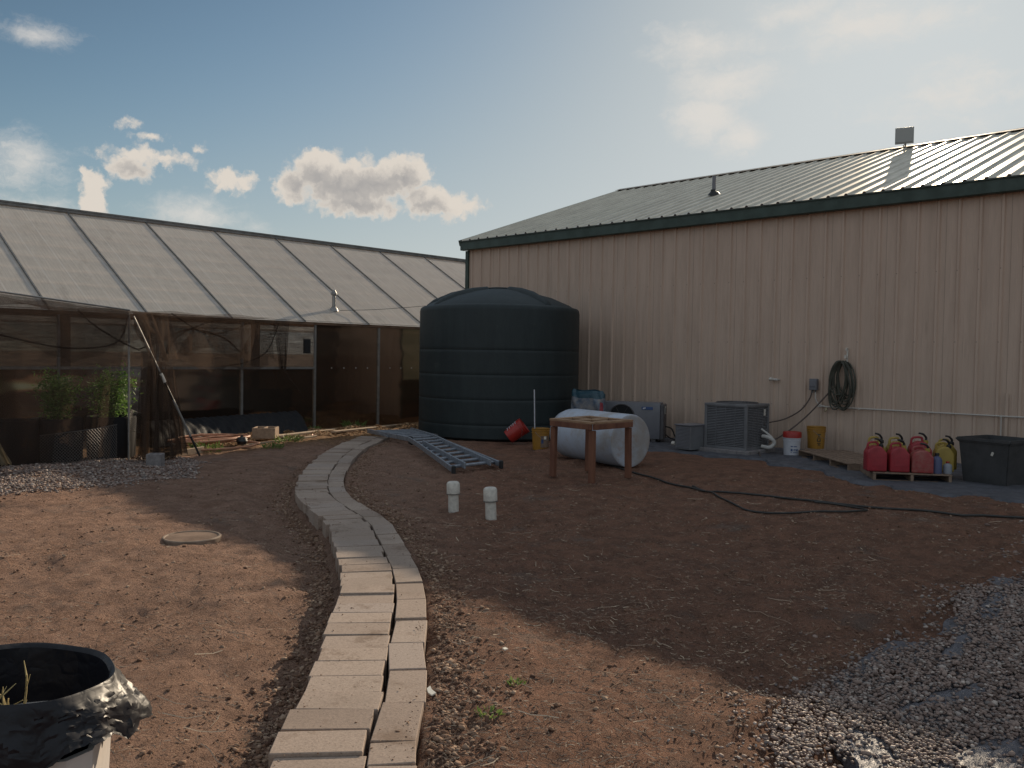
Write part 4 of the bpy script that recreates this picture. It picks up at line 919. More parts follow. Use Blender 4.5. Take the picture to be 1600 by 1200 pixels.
# ------------------------------------------------------------------ ladder
def ladder():
    r = thing('folding_ladder', 'grey aluminium articulated ladder lying flat on the soil by the tank', 'ladder', (9.3, 11.0, 0))
    def rail(pts, w_, h): 
        b = MB()
        P = [Vector(p) for p in pts]
        for a, c in zip(P, P[1:]): b.beam(a, c, w_, h, bev=.006)
        return b
    zA = .055
    Lp = [(10.02, 13.28, zA+.06), (9.36, 11.25, zA+.10), (8.95, 10.5, zA+.08), (7.78, 8.42, zA)]
    Rp = [(10.95, 13.10, zA+.05), (10.02, 11.35, zA+.10), (9.60, 10.55, zA+.08), (8.70, 8.42, zA)]
    for P in (Lp, Rp): rail(P, .028, .08).build('outer_rail', M['ladder'], r)
    def lerp(P, s):
        d = [0]
        for a, b in zip(P, P[1:]): d.append(d[-1]+(Vector(b)-Vector(a)).length)
        x = s*d[-1]
        for i in range(len(P)-1):
            if x <= d[i+1]+1e-6: return Vector(P[i]).lerp(Vector(P[i+1]), (x-d[i])/(d[i+1]-d[i]))
    for k in range(15):
        s = .03+k*.066; a, b = lerp(Lp, s), lerp(Rp, s); u = (b-a).normalized()
        MB().beam(a+u*.02, b-u*.02, .085, .035, bev=.008).build('rung', M['ladder'], r)
    inL = [tuple(lerp(Lp, .55).lerp(lerp(Rp, .55), .15)+Vector((0, 0, .03))), tuple(lerp(Lp, 1).lerp(lerp(Rp, 1), .26)+Vector((.03, .05, .03)))]
    inR = [tuple(lerp(Lp, .55).lerp(lerp(Rp, .55), .85)+Vector((0, 0, .03))), tuple(lerp(Lp, 1).lerp(lerp(Rp, 1), .80)+Vector((.03, .05, .03)))]
    for P in (inL, inR): rail(P, .028, .09).build('inner_rail', M['ladder'], r)
    for P in (Lp, Rp):
        c = Vector(P[1]); MB().box(c+Vector((0, -.05, -.02)), (.05, .16, .14), rz=-.4, bev=.015).build('hinge', M['black_plastic'], r)
    for P in (Lp, Rp):
        c = Vector(P[-1]); MB().box(c+Vector((-.01, -.02, 0)), (.05, .07, .12), rz=-.5, bev=.01).build('foot', M['black_plastic'], r)
    b = MB(); p = lerp(Lp, .92); q = lerp(Lp, .80); b.beam(p, p.lerp(lerp(Rp, .92), .2)+Vector((.1, .18, .0)), .02, .02); b.beam(lerp(Lp, .12)+Vector((-.03, 0, 0)), lerp(Lp, .22)+Vector((-.04, 0, -.02)), .02, .03); b.build('brace', M['ladder'], r)
ladder()

# ------------------------------------------------------------------ pvc pipes, buried lid
def cleanout(x, y, h, lean, label):
    t = thing('cleanout_pipe', label, 'pipe', (x, y, 0), 'white pipes standing in the soil'); top = Vector((x+lean[0], y+lean[1], h)); m = top.to_3d()-Vector((x, y, 0)); ax = m.normalized(); q = ax.to_track_quat('Z', 'Y').to_matrix()
    MB().lathe([(0, -.05), (.055, -.05), (.055, h*.75), (0, h*.75)], (x, y, 0), 24, q).build('pipe', M['pvc'], t)
    MB().lathe([(.064, h*.55), (.069, h*.56), (.069, h-.025), (.060, h-.008), (.045, h), (0, h+.002)], (x, y, 0), 24, q).build('cap', M['pvc'], t)
    MB().lathe([(.0665, h*.53), (.072, h*.53), (.072, h*.55), (.066, h*.55)], (x, y, 0), 24, q).build('joint_ring', M['alu'], t)
cleanout(6.02, 6.50, .285, (.0, .012), 'short capped white pipe sticking up from the soil, left one beside the path')
cleanout(5.97, 5.90, .30, (-.006, .012), 'short capped white pipe sticking up from the soil, right one nearer the table')
t = thing('buried_lid', 'round buried lid with its pale rim just showing in the soil', 'lid', (3.47, 7.10, 0))
MB().lathe([(.235, -.08), (.245, .010), (.238, .018), (.224, .018), (.218, .006)], (3.47, 7.10, -.030), 56).build('rim', mat('sun_bleached_rim', (.27, .20, .15), .8, noise=.5, nscale=9, ncol=(.17, .12, .085)), t)
MB().lathe([(0, .006), (.22, .004)], (3.47, 7.10, -.024), 40).build('cover', M['clod'], t)

# ------------------------------------------------------------------ barrel and table
def barrel():
    R = .39; a, b = Vector((10.50, 8.80, R+.01)), Vector((10.18, 7.22, R)); ax = (b-a).normalized(); L = (b-a).length
    r = thing('white_barrel', 'long white plastic cylinder tank lying on its side behind the wooden frame', 'barrel', (10.3, 8.1, 0))
    q = ax.to_track_quat('Z', 'Y').to_matrix()
    MB().lathe([(0, 0), (R*.35, .01), (R*.65, .05), (R*.88, .12), (R-.012, .22), (R, .34), (R, L-.03), (R-.006, L-.01)], a, 64, q).build('body', M['white_tank'], r, ang=50)
    MB().lathe([(R-.006, L-.01), (R-.02, L), (R-.05, L-.004), (R*.5, L+.01), (0, L+.015)], a, 64, q).build('end_cap', M['white_tank_end'], r, ang=60)
    side_ = Vector((-.98, .17, 0)).normalized(); d = (side_*math.cos(-.17)+Vector((0, 0, 1))*math.sin(-.17)).normalized()
    p = a+ax*(L-.50)+d*(R-.005); qq = d.to_track_quat('Z', 'Y').to_matrix()
    bn = MB().lathe([(.062, -.01), (.066, .014), (.05, .022), (0, .022)], p, 20, qq).build('bung', M['black_plastic'], r)
    MB().lathe([(.02, .0), (.02, .035), (0, .035)], p, 10, qq).build('plug', M['grey_dark'], bn)
barrel()
def table():
    A, B, Cc, D = Vector((8.60, 7.42, 0)), Vector((8.50, 6.62, 0)), Vector((9.34, 6.60, 0)), Vector((9.46, 7.44, 0)); zt = .765
    r = thing('timber_frame_table', 'reddish brown timber frame table without a top, only cross bars', 'table frame', (8.97, 7.02, 0))
    up = Vector((0, 0, 1))
    for P, Q in ((A, B), (B, Cc), (Cc, D), (D, A)):
        d = (Q-P).normalized(); MB().beam(P+up*(zt-.05)+d*.02, Q+up*(zt-.05)-d*.02, .04, .07, bev=.004).build('apron', M['wood_red'], r)
    ins = .045
    c = (A+B+Cc+D)/4
    for P in (A, B, Cc, D):
        k = P+(c-P).normalized()*.06
        foot = k+(c-k).normalized()*(-.01); MB().beam(k+up*(zt-.095), foot, .075, .07, up=(1, .1, 0), bev=.006).build('leg', M['wood_red'], r)
    for P, Q in ((A, B), (B, Cc), (Cc, D), (D, A)):
        d = (Q-P).normalized(); n = Vector((-d.y, d.x, 0)); s_ = n if (c-P).dot(n) > 0 else -n
        MB().beam(P+s_*.045+up*zt-d*.01+d*(.095 if P in (A, Cc) else 0), Q+s_*.045+up*zt+d*.01-d*(.095 if P in (A, Cc) else 0), .09, .028, bev=.003).build('top_rail', M['wood_pale'], r)
    m1, m2 = (A+D)/2, (B+Cc)/2; d = (m2-m1).normalized(); MB().beam(m1+d*.1+up*zt, m2-d*.1+up*zt, .09, .026, bev=.003).build('cross_bar', M['wood_pale'], r)
    m1, m2 = (A+B)/2, (Cc+D)/2; d = (m2-m1).normalized(); MB().beam(m1+d*.1+up*(zt-.002), (m1+m2)/2-d*.05+up*(zt-.002), .09, .026, bev=.003).build('cross_bar', M['wood_pale'], r); MB().beam((m1+m2)/2+d*.05+up*(zt-.002), m2-d*.1+up*(zt-.002), .09, .026, bev=.003).build('cross_bar', M['wood_pale'], r)
table()

# ------------------------------------------------------------------ buckets
def bucket(loc, m, label, tilt=None, inside=None, h=.37, r0=.13, r1=.152, group=None):
    t = thing('bucket', label, 'bucket', loc, group); q = tilt if tilt is not None else Matrix.Identity(3)
    MB().lathe([(0, 0), (r0, 0), (r0+.003, .01), (r1-.004, h-.085), (r1+.006, h-.083), (r1+.006, h-.072), (r1-.002, h-.07), (r1-.001, h-.045), (r1+.008, h-.043), (r1+.008, h-.03), (r1, h-.028), (r1+.003, h-.006), (r1+.008, h), (r1-.004, h), (r1-.008, h-.02), (r0-.006, .012), (0, .01)], loc, 36, q).build('pail', m, t, ang=50)
    b = MB(); pts = []
    for k in range(13):
        a = PI*k/12; v = Vector(((r1+.012)*math.cos(a), -.02-(r1*.55)*math.sin(a), h-.06-(r1*.9)*math.sin(a))); v.y -= (r1)*math.sin(a)*.45; pts.append(Vector(loc)+q @ v)
    b.tube(pts, .0028, 5); b.build('handle', M['steel'], t); return t, q
yb, _ = bucket((10.96, 9.66, .0), M['yellow'], 'yellow bucket with a faded label standing left of the white barrel')
def patch_on(loc, q, r, a0, a1, z0, z1, m, name, parent, o=.003):
    b = MB(); b.grid(lambda u, v: Vector(loc)+q @ Vector(((r+o)*math.cos(a0+(a1-a0)*u), (r+o)*math.sin(a0+(a1-a0)*u), z0+(z1-z0)*v)), 10, 2); return b.build(name, m, parent, recalc=False)
I3 = Matrix.Identity(3)
lab = patch_on((10.96, 9.66, 0), I3, .143, math.radians(222), math.radians(290), .05, .25, M['pallet'], 'paper_label', yb)
patch_on((10.96, 9.66, 0), I3, .146, math.radians(226), math.radians(240), .12, .19, M['blue_print'], 'label_print', lab)
patch_on((10.96, 9.66, 0), I3, .146, math.radians(244), math.radians(262), .19, .24, M['scrap'], 'label_print', lab)
tl = Vector((.52, -.60, .62)).normalized().to_track_quat('Z', 'Y').to_matrix()
rb, q = bucket((11.28, 10.73, .115), M['red'], 'bright red bucket tipped over against the dark water tank', tl)
axb = Vector((.52, -.60, .62)).normalized()
b = MB(); best = []
# white brush-like lettering on the flank that faces left
def flank(u, zz):   # angle chosen in bucket frame toward image left
    lf = Vector((-.80, .45, .25)); e = lf-axb*lf.dot(axb); e.normalize(); f = axb.cross(e); rad = .134+zz/.37*.022
    return Vector((11.28, 10.73, .115))+axb*zz+(e*math.cos(u)+f*math.sin(u))*(rad+.004)
b = MB()
for k in range(5):
    z0 = .07+.045*k
    b.tube([flank(-.28+.1*(k % 2), z0), flank(.0, z0+.012), flank(.28, z0-.004+.01*(k % 3))], .006, 5, 3); b.tube([flank(-.25, z0), flank(-.22, z0+.03)], .005, 5)
b.build('white_marks', M['white'], rb)
t = thing('white_stick', 'thin white plastic pipe standing upright in the yellow bucket', 'stick', (10.93, 9.76, .02))
MB().tube([(10.93, 9.76, .02), (10.90, 9.77, 1.03)], .011, 10).build('pipe_length', M['white'], t)

# bag
def feedbag():
    r = thing('printed_bag', 'plump plastic bag with teal top and red print behind the white barrel', 'bag', (12.55, 9.9, .48))
    ux, uy = Vector((.12, -.99, 0)).normalized(), Vector((-.99, -.12, 0)).normalized()
    def surf(u, v, o=0):
        s_ = 1 if u < .5 else -1; uu = (u*2) % 1; a = u*2*PI; x = .36*math.copysign(abs(math.cos(a))**.45, math.cos(a)); y = .11*math.copysign(abs(math.sin(a))**.8, math.sin(a))*(math.sin(PI*min(max(v, .03), .97)))**.45
        x *= 1-.10*(v > .9)*(v-.9)*10; z = .48+v*.50+.012*math.sin(x*14)*v+.012*math.sin(v*19+a*3); y += .010*math.sin(x*40+v*9)
        return Vector((12.6, 9.93, z))+ux*x+uy*(y+math.copysign(o, y))
    def part(v0, v1, m, name, o=0): return MB().grid(lambda u, v: surf(u, v0+(v1-v0)*v, o), 56, 14).build(name, m, r, recalc=False)
    part(0, .72, M['bagbody'], 'bag_body'); part(.72, 1.0, M['bagtop'], 'bag_top')
    MB().grid(lambda u, v: surf(.055+u*.075, .12+v*.46, .006), 8, 8).build('red_panel', M['bagred'], r, recalc=False)
    tb = thing('black_crate', 'low black crate under the printed bag behind the white barrel', 'crate', (12.55, 9.95, 0))
    MB().box((12.6, 9.93, .235), (.34, .9, .47), bev=.02, rz=-.12).build('crate_body', M['black_plastic'], tb); MB().box((12.6, 9.93, .455), (.37, .93, .03), bev=.01, rz=-.12).build('crate_rim', M['black_plastic'], tb)
feedbag()

# ------------------------------------------------------------------ heat pump and units
def heatpump():
    F0, F1 = Vector((12.98, 10.02, 0)), Vector((13.52, 8.94, 0)); d = (F1-F0).normalized(); n = Vector((-d.y, d.x, 0)); n = n if n.x > 0 else -n; L = (F1-F0).length; Dp = .46; zt = .76
    c = (F0+F1)/2+n*Dp/2; rz = math.atan2(d.y, d.x)
    r = thing('heat_pump', 'grey heat pump cabinet with round black fan opening beside the bag', 'heat pump', c.to_3d())
    MB().box(c+Vector((0, 0, .08+(zt-.08)/2)), (L, Dp, zt-.08), rz=rz, bev=.012, seg=2).build('cabinet', M['grey_unit'], r)
    fc = F0+d*(L*.40)-n*.004+Vector((0, 0, .47)); q = (-n).to_track_quat('Z', 'Y').to_matrix()
    ff = MB().lathe([(.255, .0), (.25, .016), (.235, .012), (.23, .0)], fc, 40, q).build('fan_ring', M['grey_dark'], r); MB().lathe([(0, .003), (.23, .003)], fc, 40, q).build('fan_recess', M['void'], ff)
    b = MB()
    for k in range(6): b.tube([fc-n*.013+(q @ Vector((.03*math.cos(k), .03*math.sin(k), 0))), fc-n*.013+(q @ Vector((.22*math.cos(k*1.047), .22*math.sin(k*1.047), 0)))], .003, 4)
    b.build('fan_guard', M['grey_dark'], ff)
    lc = F0+d*(L*.80)-n*.002+Vector((0, 0, .655)); bd = MB().box(lc, (.21, .012, .055), rz=rz, bev=.003).build('badge', M['blue_print'], r)
    MB().box(lc-d*.055-n*.008, (.055, .004, .026), rz=rz, ry=-.3).build('badge_emblem', M['white'], bd)
    sp = F1+n*(Dp+.07)+Vector((0, 0, 0))
    sc_ = F1+n*(Dp/2)+d*.012; pn = MB().box(F1+n*Dp/2+d*.035+Vector((0, 0, .40)), (.07, Dp-.03, .66), rz=rz, bev=.01).build('side_cover', M['grey_dark'], r)
    pd = MB().box(F1+n*(Dp*.42)+d*.074+Vector((0, 0, .62)), (.012, .13, .15), rz=rz, bev=.004).build('control_plate', M['pvc'], r); MB().box(F1+n*(Dp*.44)+d*.082+Vector((0, 0, .61)), (.01, .07, .095), rz=rz).build('control_screen', M['void'], pd)
    b = MB()
    for s_ in (.1, .9):
        for k in (.1, .9): b.box(F0+d*L*s_+n*Dp*k+Vector((0, 0, .045)), (.08, .06, .08), rz=rz)
    b.build('feet', M['grey_dark'], r)
    b = MB(); p = F1+n*.3+d*.07; b.tube([p+Vector((0, 0, .3)), p+d*.12+Vector((0, 0, .26)), p+d*.2+Vector((0, 0, .1)), p+d*.35+n*.1+Vector((0, 0, .03))], .014, 6, 5); b.tube([p+Vector((0, 0, .16)), p+d*.1+Vector((0, 0, .08)), p+d*.25+n*.2+Vector((0, 0, .03))], .012, 6, 5); b.build('hose_tail', M['rubber'], r)
heatpump()
def smallbox():
    c = Vector((12.87, 7.86, 0)); rz = -.12; r = thing('air_cooler_box', 'small grey louvred metal box left of the big condenser', 'metal box', c)
    MB().box(c+Vector((0, 0, .245)), (.46, .33, .41), rz=rz, bev=.004).build('casing', M['grey_cond'], r)
    b = MB()
    for k in range(15): b.box(c+Vector((-.232, .028, .08+.024*k)), (.008, .27, .008), rz=rz, ry=.5)
    b.build('grille', M['grey_unit'], r); MB().box(c+Vector((.0, 0, .46)), (.50, .36, .022), rz=rz, bev=.006).build('lid', M['grey_unit'], r)
    MB().lathe([(0, 0), (.03, 0), (.035, .04), (.03, .06), (0, .06)], c+Vector((-.20, .20, .13)), 12, Matrix.Rotation(-PI/2, 3, 'X')).build('spigot', M['pvc'], r)
smallbox()
def condenser():
    c = Vector((13.37, 7.27, 0)); s_ = .80; h0, h1 = .07, .84; r = thing('air_conditioner', 'large square grey condenser unit with louvred sides against the barn', 'air conditioner', c)
    MB().box(c+Vector((0, 0, .03)), (.98, .98, .10), bev=.01).build('pad', M['cinder_grey'], r)
    cs = MB().box(c+Vector((0, 0, (h0+h1)/2)), (s_-.05, s_-.05, h1-h0-.04), bev=.03, seg=2).build('coil_core', M['void'], r)
    for sx in (-1, 1):
        for sy in (-1, 1): MB().box(c+Vector((sx*(s_/2-.022), sy*(s_/2-.022), (h0+h1)/2)), (.05, .05, h1-h0), bev=.008).build('corner_post', M['grey_cond'], r)
    for ax in range(4):
        b = MB(); a = ax*PI/2; d = Vector((math.cos(a), math.sin(a), 0)); w_ = s_-.09; nz = 25
        for k in range(nz): b.box(c+d*(s_/2-.016)+Vector((0, 0, h0+.05+(h1-h0-.10)*k/(nz-1))), (.020, w_, .013), rz=a, ry=.75)
        tn = Vector((-d.y, d.x, 0))
        for k in range(5): b.box(c+d*(s_/2-.008)+tn*(w_*(k/4-.5))+Vector((0, 0, (h0+h1)/2)), (.008, .012, h1-h0-.06), rz=a)
        b.build('louvre_panel', M['grey_cond'], r)
    for z in (h0+.02, h1-.015): MB().box(c+Vector((0, 0, z)), (s_+.01, s_+.01, .05), bev=.012, seg=2).build('frame_band', M['grey_cond'], r)
    t = MB().lathe([(.36, .012), (.35, .03), (.33, .028), (.32, .012)], c+Vector((0, 0, h1)), 40).build('fan_ring', M['grey_dark'], r); MB().lathe([(0, .013), (.32, .013)], c+Vector((0, 0, h1)), 36).build('fan_opening', M['void'], t)
    b = MB()
    for rr in (.08, .14, .20, .26, .31): b.tube([c+Vector((rr*math.cos(k*PI/12), rr*math.sin(k*PI/12), h1+.024)) for k in range(25)], .003, 4)
    b.build('fan_guard', M['grey_dark'], t)
    MB().box(c+Vector((.20, -s_/2-.012, .70)), (.05, .012, .11)).build('rating_plate', M['pvc'], r)
    b = MB(); p = c+Vector((.12, -s_/2-.02, .30)); b.tube([p, p+Vector((0, -.14, -.02)), p+Vector((.05, -.20, -.10)), p+Vector((0, -.14, -.18)), p+Vector((-.02, 0, -.17))], .032, 10, 6); b.tube([p+Vector((0, .02, .12)), p+Vector((.02, -.10, .04)), p+Vector((.05, -.16, -.02))], .016, 8, 5); b.build('insulated_pipe', M['insul'], r)
condenser()
# wall fittings
def walls_stuff():
    X = BX-.03
    t = thing('wall_spigot', 'short capped white pipe stub poking out of the tan wall', 'pipe', (X, 7.09, 1.25)); MB().tube([(X+.02, 7.07, 1.245), (X-.05, 7.07, 1.245)], .018, 8).tube([(X-.05, 7.06, 1.245), (X-.05, 7.17, 1.255)], .022, 10).build('pipe_stub', M['conduit'], t); MB().tube([(X-.05, 7.165, 1.255), (X-.05, 7.215, 1.258)], .032, 12).build('cap', M['pvc'], t)
    t = thing('disconnect_box', 'grey electrical disconnect box on the barn wall above the condenser cable', 'electrical box', (X, 6.39, 1.18)); MB().box((X-.045, 6.39, 1.185), (.09, .135, .20), bev=.008).build('enclosure', M['grey_unit'], t); MB().box((X-.094, 6.39, 1.20), (.012, .12, .11), bev=.004).build('door', M['grey_unit'], t); MB().tube([(X-.045, 6.415, 1.09), (X-.045, 6.415, 1.04)], .02, 8).tube([(X-.045, 6.355, 1.09), (X-.045, 6.355, 1.05)], .016, 8).build('cable_gland', M['alu'], t)
    tag(MB().tube([(X-.045, 6.42, 1.06), (X-.06, 6.46, .92), (X-.1, 6.60, .72), (X-.15, 6.85, .56), (X-.5, 6.98, .50), (13.6, 6.87, .50)], .013, 8, 8).build('cable_whip', M['whip']), 'brown flexible cable hanging from the disconnect box to the condenser', 'cable')
    c = thing('conduit', 'pale conduit running along the barn wall from the disconnect box', 'conduit', (X, 3, .8))
    MB().tube([(X-.045, 6.355, 1.05), (X-.04, 6.35, .93), (X-.03, 6.30, .845), (X-.02, 6.20, .812), (X-.02, 6.05, .805), (X-.02, 3, .803), (X-.02, -3, .80)], .0125, 8, 6).build('pipe_run', M['conduit'], c)
    b = MB()
    for y in (5.6, 4.5, 3.46, 2.4, 1.2): b.box((X-.02, y, .803), (.032, .03, .034))
    b.build('clips', M['conduit'], c); MB().tube([(X-.02, 3.46, .80), (X-.015, 3.46, .32)], .009, 8).build('drop_pipe', M['conduit'], c)
    # hook and coil
    h = thing('wall_hook', 'pale metal hook bracket on the wall holding the coiled hose', 'hook', (X, 5.83, 1.7))
    MB().box((X-.012, 5.83, 1.71), (.016, .028, .24), bev=.004).box((X-.05, 5.83, 1.66), (.09, .02, .02)).box((X-.10, 5.83, 1.675), (.014, .03, .06)).build('hook_plate', M['pvc'], h); MB().tube([(X-.01, 5.83, 1.80), (X-.06, 5.83, 1.82), (X-.08, 5.83, 1.78)], .010, 6, 3).build('hook_arm', M['pvc'], h)
    P = []; rr = random.Random(4)
    for k in range(13):
        w_ = rr.uniform(.10, .235); L = rr.uniform(.55, .86); cy = 5.88+rr.uniform(-.05, .05); x = X-.05-rr.uniform(0, .09); tilt = rr.uniform(-.16, .16)
        for a in range(0, 360, 24):
            A = math.radians(a); z = 1.60-L/2+L/2*math.cos(A); yy = cy+w_*math.sin(A)*(.75+.25*math.sin(A*.5))+tilt*(1.6-z); P.append((x+.01*math.sin(A*2+k), yy, z))
    b = MB(); b.tube(P, .0125, 7, 2); tag(b.build('coiled_hose', M['hose_green']), 'dull green garden hose coiled in loops on the wall hook', 'hose')
    tag(MB().tube([(X-.08, 6.02, 1.15), (X-.12, 6.15, .98), (X-.25, 6.45, .60), (X-.5, 6.75, .28), (X-.9, 6.95, .10), (13.2, 6.75, .04), (12.95, 6.6, .02)], .013, 8, 8).build('hose_lead', M['whip']), 'dark hose lead dropping from the hose coil down to the condenser foot', 'hose')
    tag(MB().tube([(X-.04, 6.16, .79), (X-.05, 6.16, .74), (X-.09, 6.16, .73)], .016, 8).build('wall_tap', M['brass']), 'small brass tap on the wall under the disconnect box pipe', 'tap')
walls_stuff()

# ------------------------------------------------------------------ pallets
def pallet(A, B, wd, zt, nst, label, nboards=7):
    A, B = Vector((*A, 0)), Vector((*B, 0)); d = (B-A).normalized(); n = Vector((-d.y, d.x, 0)); n = n if n.x > 0 else -n; L = (B-A).length
    r = thing('pallet', label, 'pallet', (A+B)/2+n*wd/2, 'wooden pallets by the barn wall')
    for k in range(nst):
        p = A+d*(.02+(L-.04)*k/(nst-1)); MB().beam(p+Vector((0, 0, .062)), p+n*wd+Vector((0, 0, .062)), .038, .085, bev=.003).build('stringer', M['pallet'], r)
    for k in range(nboards):
        o = .045+(wd-.09)*k/(nboards-1); MB().beam(A+n*o+Vector((0, 0, zt-.0085)), B+n*o+Vector((0, 0, zt-.0085)), wd/nboards*.84, .016, bev=.002).build('deck_board', M['pallet'], r)
    for o in (.045, wd/2, wd-.045): MB().beam(A+n*o+Vector((0, 0, .012)), B+n*o+Vector((0, 0, .012)), .09, .015, bev=.002).build('bottom_board', M['pallet'], r)
pallet((13.52, 6.22), (12.27, 4.88), .82, .122, 4, 'weathered pallet under the yellow bucket, left of the fuel cans')
pallet((11.60, 4.28), (12.12, 3.45), .84, .122, 3, 'weathered pallet carrying the red fuel cans')
wb = thing('lidded_bucket', 'white bucket with red lid band and blue print left of the pallet', 'bucket', (13.52, 6.33, .02)); wl = (13.52, 6.33, .0)
MB().lathe([(0, 0), (.128, 0), (.140, .26), (.146, .262), (.146, .272), (.140, .275), (.142, .30), (.149, .302), (.149, .315)], wl, 36).build('pail', M['white'], wb, ang=50)
MB().lathe([(.150, .315), (.150, .40), (.142, .412), (.13, .405), (0, .402)], wl, 36).build('red_band', M['red'], wb)
for (a0, a1, z0, z1) in ((198, 212, .17, .185), (216, 240, .17, .182), (198, 210, .10, .135), (216, 232, .115, .13), (236, 246, .10, .135), (214, 246, .075, .083), (198, 206, .075, .083)):
    patch_on(wl, I3, .134, math.radians(a0), math.radians(a1), z0, z1, M['blue_print'], 'blue_print', wb, .007)
yl = (13.98, 6.12, .122)
yb2, _ = bucket(yl, M['yellow'], 'yellow bucket with dark vertical lettering on the pallet against the wall')
for i, (a0, a1, z0, z1) in enumerate(((208, 236, .238, .256), (217, 225, .205, .238), (211, 232, .178, .194), (209, 216, .130, .172), (226, 234, .130, .172), (211, 232, .120, .134), (211, 234, .088, .102), (216, 230, .062, .078))):
    patch_on(yl, I3, .135, math.radians(a0), math.radians(a1), z0, z1, M['dark_print'], 'dark_lettering', yb2, .012)

# ------------------------------------------------------------------ fuel cans
def fuelcan(x, y, z, rz, m, label, w_=.30, dp=.24, h=.35, spout='black', sp_up=True, group='jerrycans on the pallet'):
    t = thing('fuel_can', label, 'fuel can', (x, y, z), group); Rz = Matrix.Rotation(rz, 4, 'Z'); T = Matrix.Translation((x, y, z)) @ Rz
    # profile in X (width) / Z, extruded over depth
    poly = [(-w_/2, 0), (w_/2, 0), (w_/2, h*.70), (w_*.22, h*.96), (-w_*.10, h*.98), (-w_*.40, h*.86), (-w_/2, h*.72)]
    m4 = T @ Matrix.Rotation(PI/2, 4, 'X'); MB().prism(poly, dp, m4, bev=.024, seg=3).build('can_body', m, t, ang=50)
    P = lambda a, b, c: (T @ Vector((a, b, c)))
    MB().tube([P(-w_*.40, 0, h*.84), P(-w_*.34, 0, h*1.07), P(w_*.05, 0, h*1.10), P(w_*.12, 0, h*.96)], .016, 8, 5).build('handle', m, t)
    cp = MB().lathe([(.034, 0), (.036, .01), (.034, .045), (0, .047)], P(w_*.26, 0, h*.90), 14).build('cap', M['black_plastic'] if spout == 'black' else M['yellow_can'], t)
    if sp_up: MB().tube([P(w_*.26, 0, h*1.0), P(w_*.28, 0, h*1.10), P(w_*.12, -.02, h*1.22), P(-w_*.08, -.03, h*1.25)], [.018, .012], 8, 5).build('spout', M['black_plastic'], t)
    b = MB()
    for sy in (-1,): b.box(P(0, sy*dp/2, h*.36), (w_*.55, .006, h*.26), rz=rz, bev=.002)
    b.build('embossed_panel', m, t); return t
rzf = math.atan2(3.45-4.28, 12.12-11.60)
d = Vector((math.cos(rzf), math.sin(rzf))); n = Vector((-d.y, d.x)); n = n if n.x > 0 else -n; A0 = Vector((11.60, 4.28))
def onp(s, t): q = A0+d*s+n*t; return q.x, q.y
cans = [(.03, .14, M['red_can'], 'red fuel can at the left end of the front row', .28, .38, 'black'), (.32, .14, M['red_can'], 'red fuel can in the middle of the front row', .27, .375, 'yellow'), (.61, .13, M['red_can_dusty'], 'dusty paint-flecked red fuel can at the right of the front row', .29, .34, 'yellow'),
        (.10, .44, M['yellow_can'], 'yellow fuel can mostly hidden behind the leftmost red can', .26, .42, 'black'), (.37, .46, M['yellow_can'], 'yellow fuel can behind the middle red can', .26, .42, 'black'), (.66, .43, M['red_can'], 'tall red fuel can standing behind the dusty one', .30, .44, 'yellow'), (.96, .42, M['yellow_can'], 'yellow fuel can right of the tall red can', .26, .38, 'black'), (1.08, .72, M['yellow_can'], 'amber yellow fuel can nearest the dark tote', .26, .40, 'black')]
for (s, tt, m, lb, w_, h, sp) in cans:
    x, y = onp(s+.02, tt); fuelcan(x, y, .124 if s < .8 else .02+.1, rzf+random.uniform(-.08, .08), m, lb, w_*.93, .21, h*.92, sp)
def bottle(x, y, z, h, r_, m, mc, label):
    t = thing('bottle', label, 'bottle', (x, y, z)); MB().lathe([(0, 0), (r_, 0), (r_, h*.66), (r_*.8, h*.76), (r_*.35, h*.84), (r_*.35, h*.9)], (x, y, z), 18).build('bottle_body', m, t); MB().lathe([(r_*.42, h*.88), (r_*.42, h), (0, h)], (x, y, z), 12).build('cap', mc, t)
x, y = onp(.82, .12); bottle(x, y, .124, .27, .065, mat('slate_blue_bottle', (.07, .08, .16), .5), M['black_plastic'], 'dark blue bottle right of the dusty red can')
x, y = onp(.96, .14); bottle(x, y, .124, .16, .055, mat('grey_bottle', (.22, .23, .26), .5), M['red'], 'short grey bottle with red cap at the pallet end')
def tote():
    r = thing('dark_tote', 'large dark square plastic tote beside the fuel cans', 'tote', (12.75, 3.0, 0)); A, B_ = Vector((12.02, 3.40, 0)), Vector((12.22, 2.68, 0)); 
    c = Vector((12.70, 3.06, 0)); rz = -.28; b = MB(); hw0, hw1, h = .30, .35, .56; t = bmesh.new()
    def ring(hw, z): return [t.verts.new((sx*hw, sy*hw*.97, z)) for sx, sy in ((-1, -1), (1, -1), (1, 1), (-1, 1))]
    R_ = [ring(hw0, 0), ring(hw1, h), ring(hw1+.03, h), ring(hw1+.03, h+.05), ring(hw1-.02, h+.05), ring(hw0-.02, .03)]
    for p, q in zip(R_, R_[1:]):
        for k in range(4): t.faces.new((p[k], p[(k+1) % 4], q[(k+1) % 4], q[k]))
    t.faces.new(R_[0][::-1]); t.faces.new(R_[-1]); bmesh.ops.bevel(t, geom=t.edges[:], offset=.012, segments=2, affect='EDGES')
    b._add(t, Matrix.Translation(c) @ Matrix.Rotation(rz, 4, 'Z')); b.build('tote_body', mat('dark_grey_tote', (.055, .055, .057), .6, noise=.4, nscale=3), r)
    MB().box(c+Matrix.Rotation(rz, 3, 'Z') @ Vector((-.342, -.12, .42)), (.008, .03, .05), rz=rz, rx=.4).build('white_sticker', M['pvc'], r)
tote()
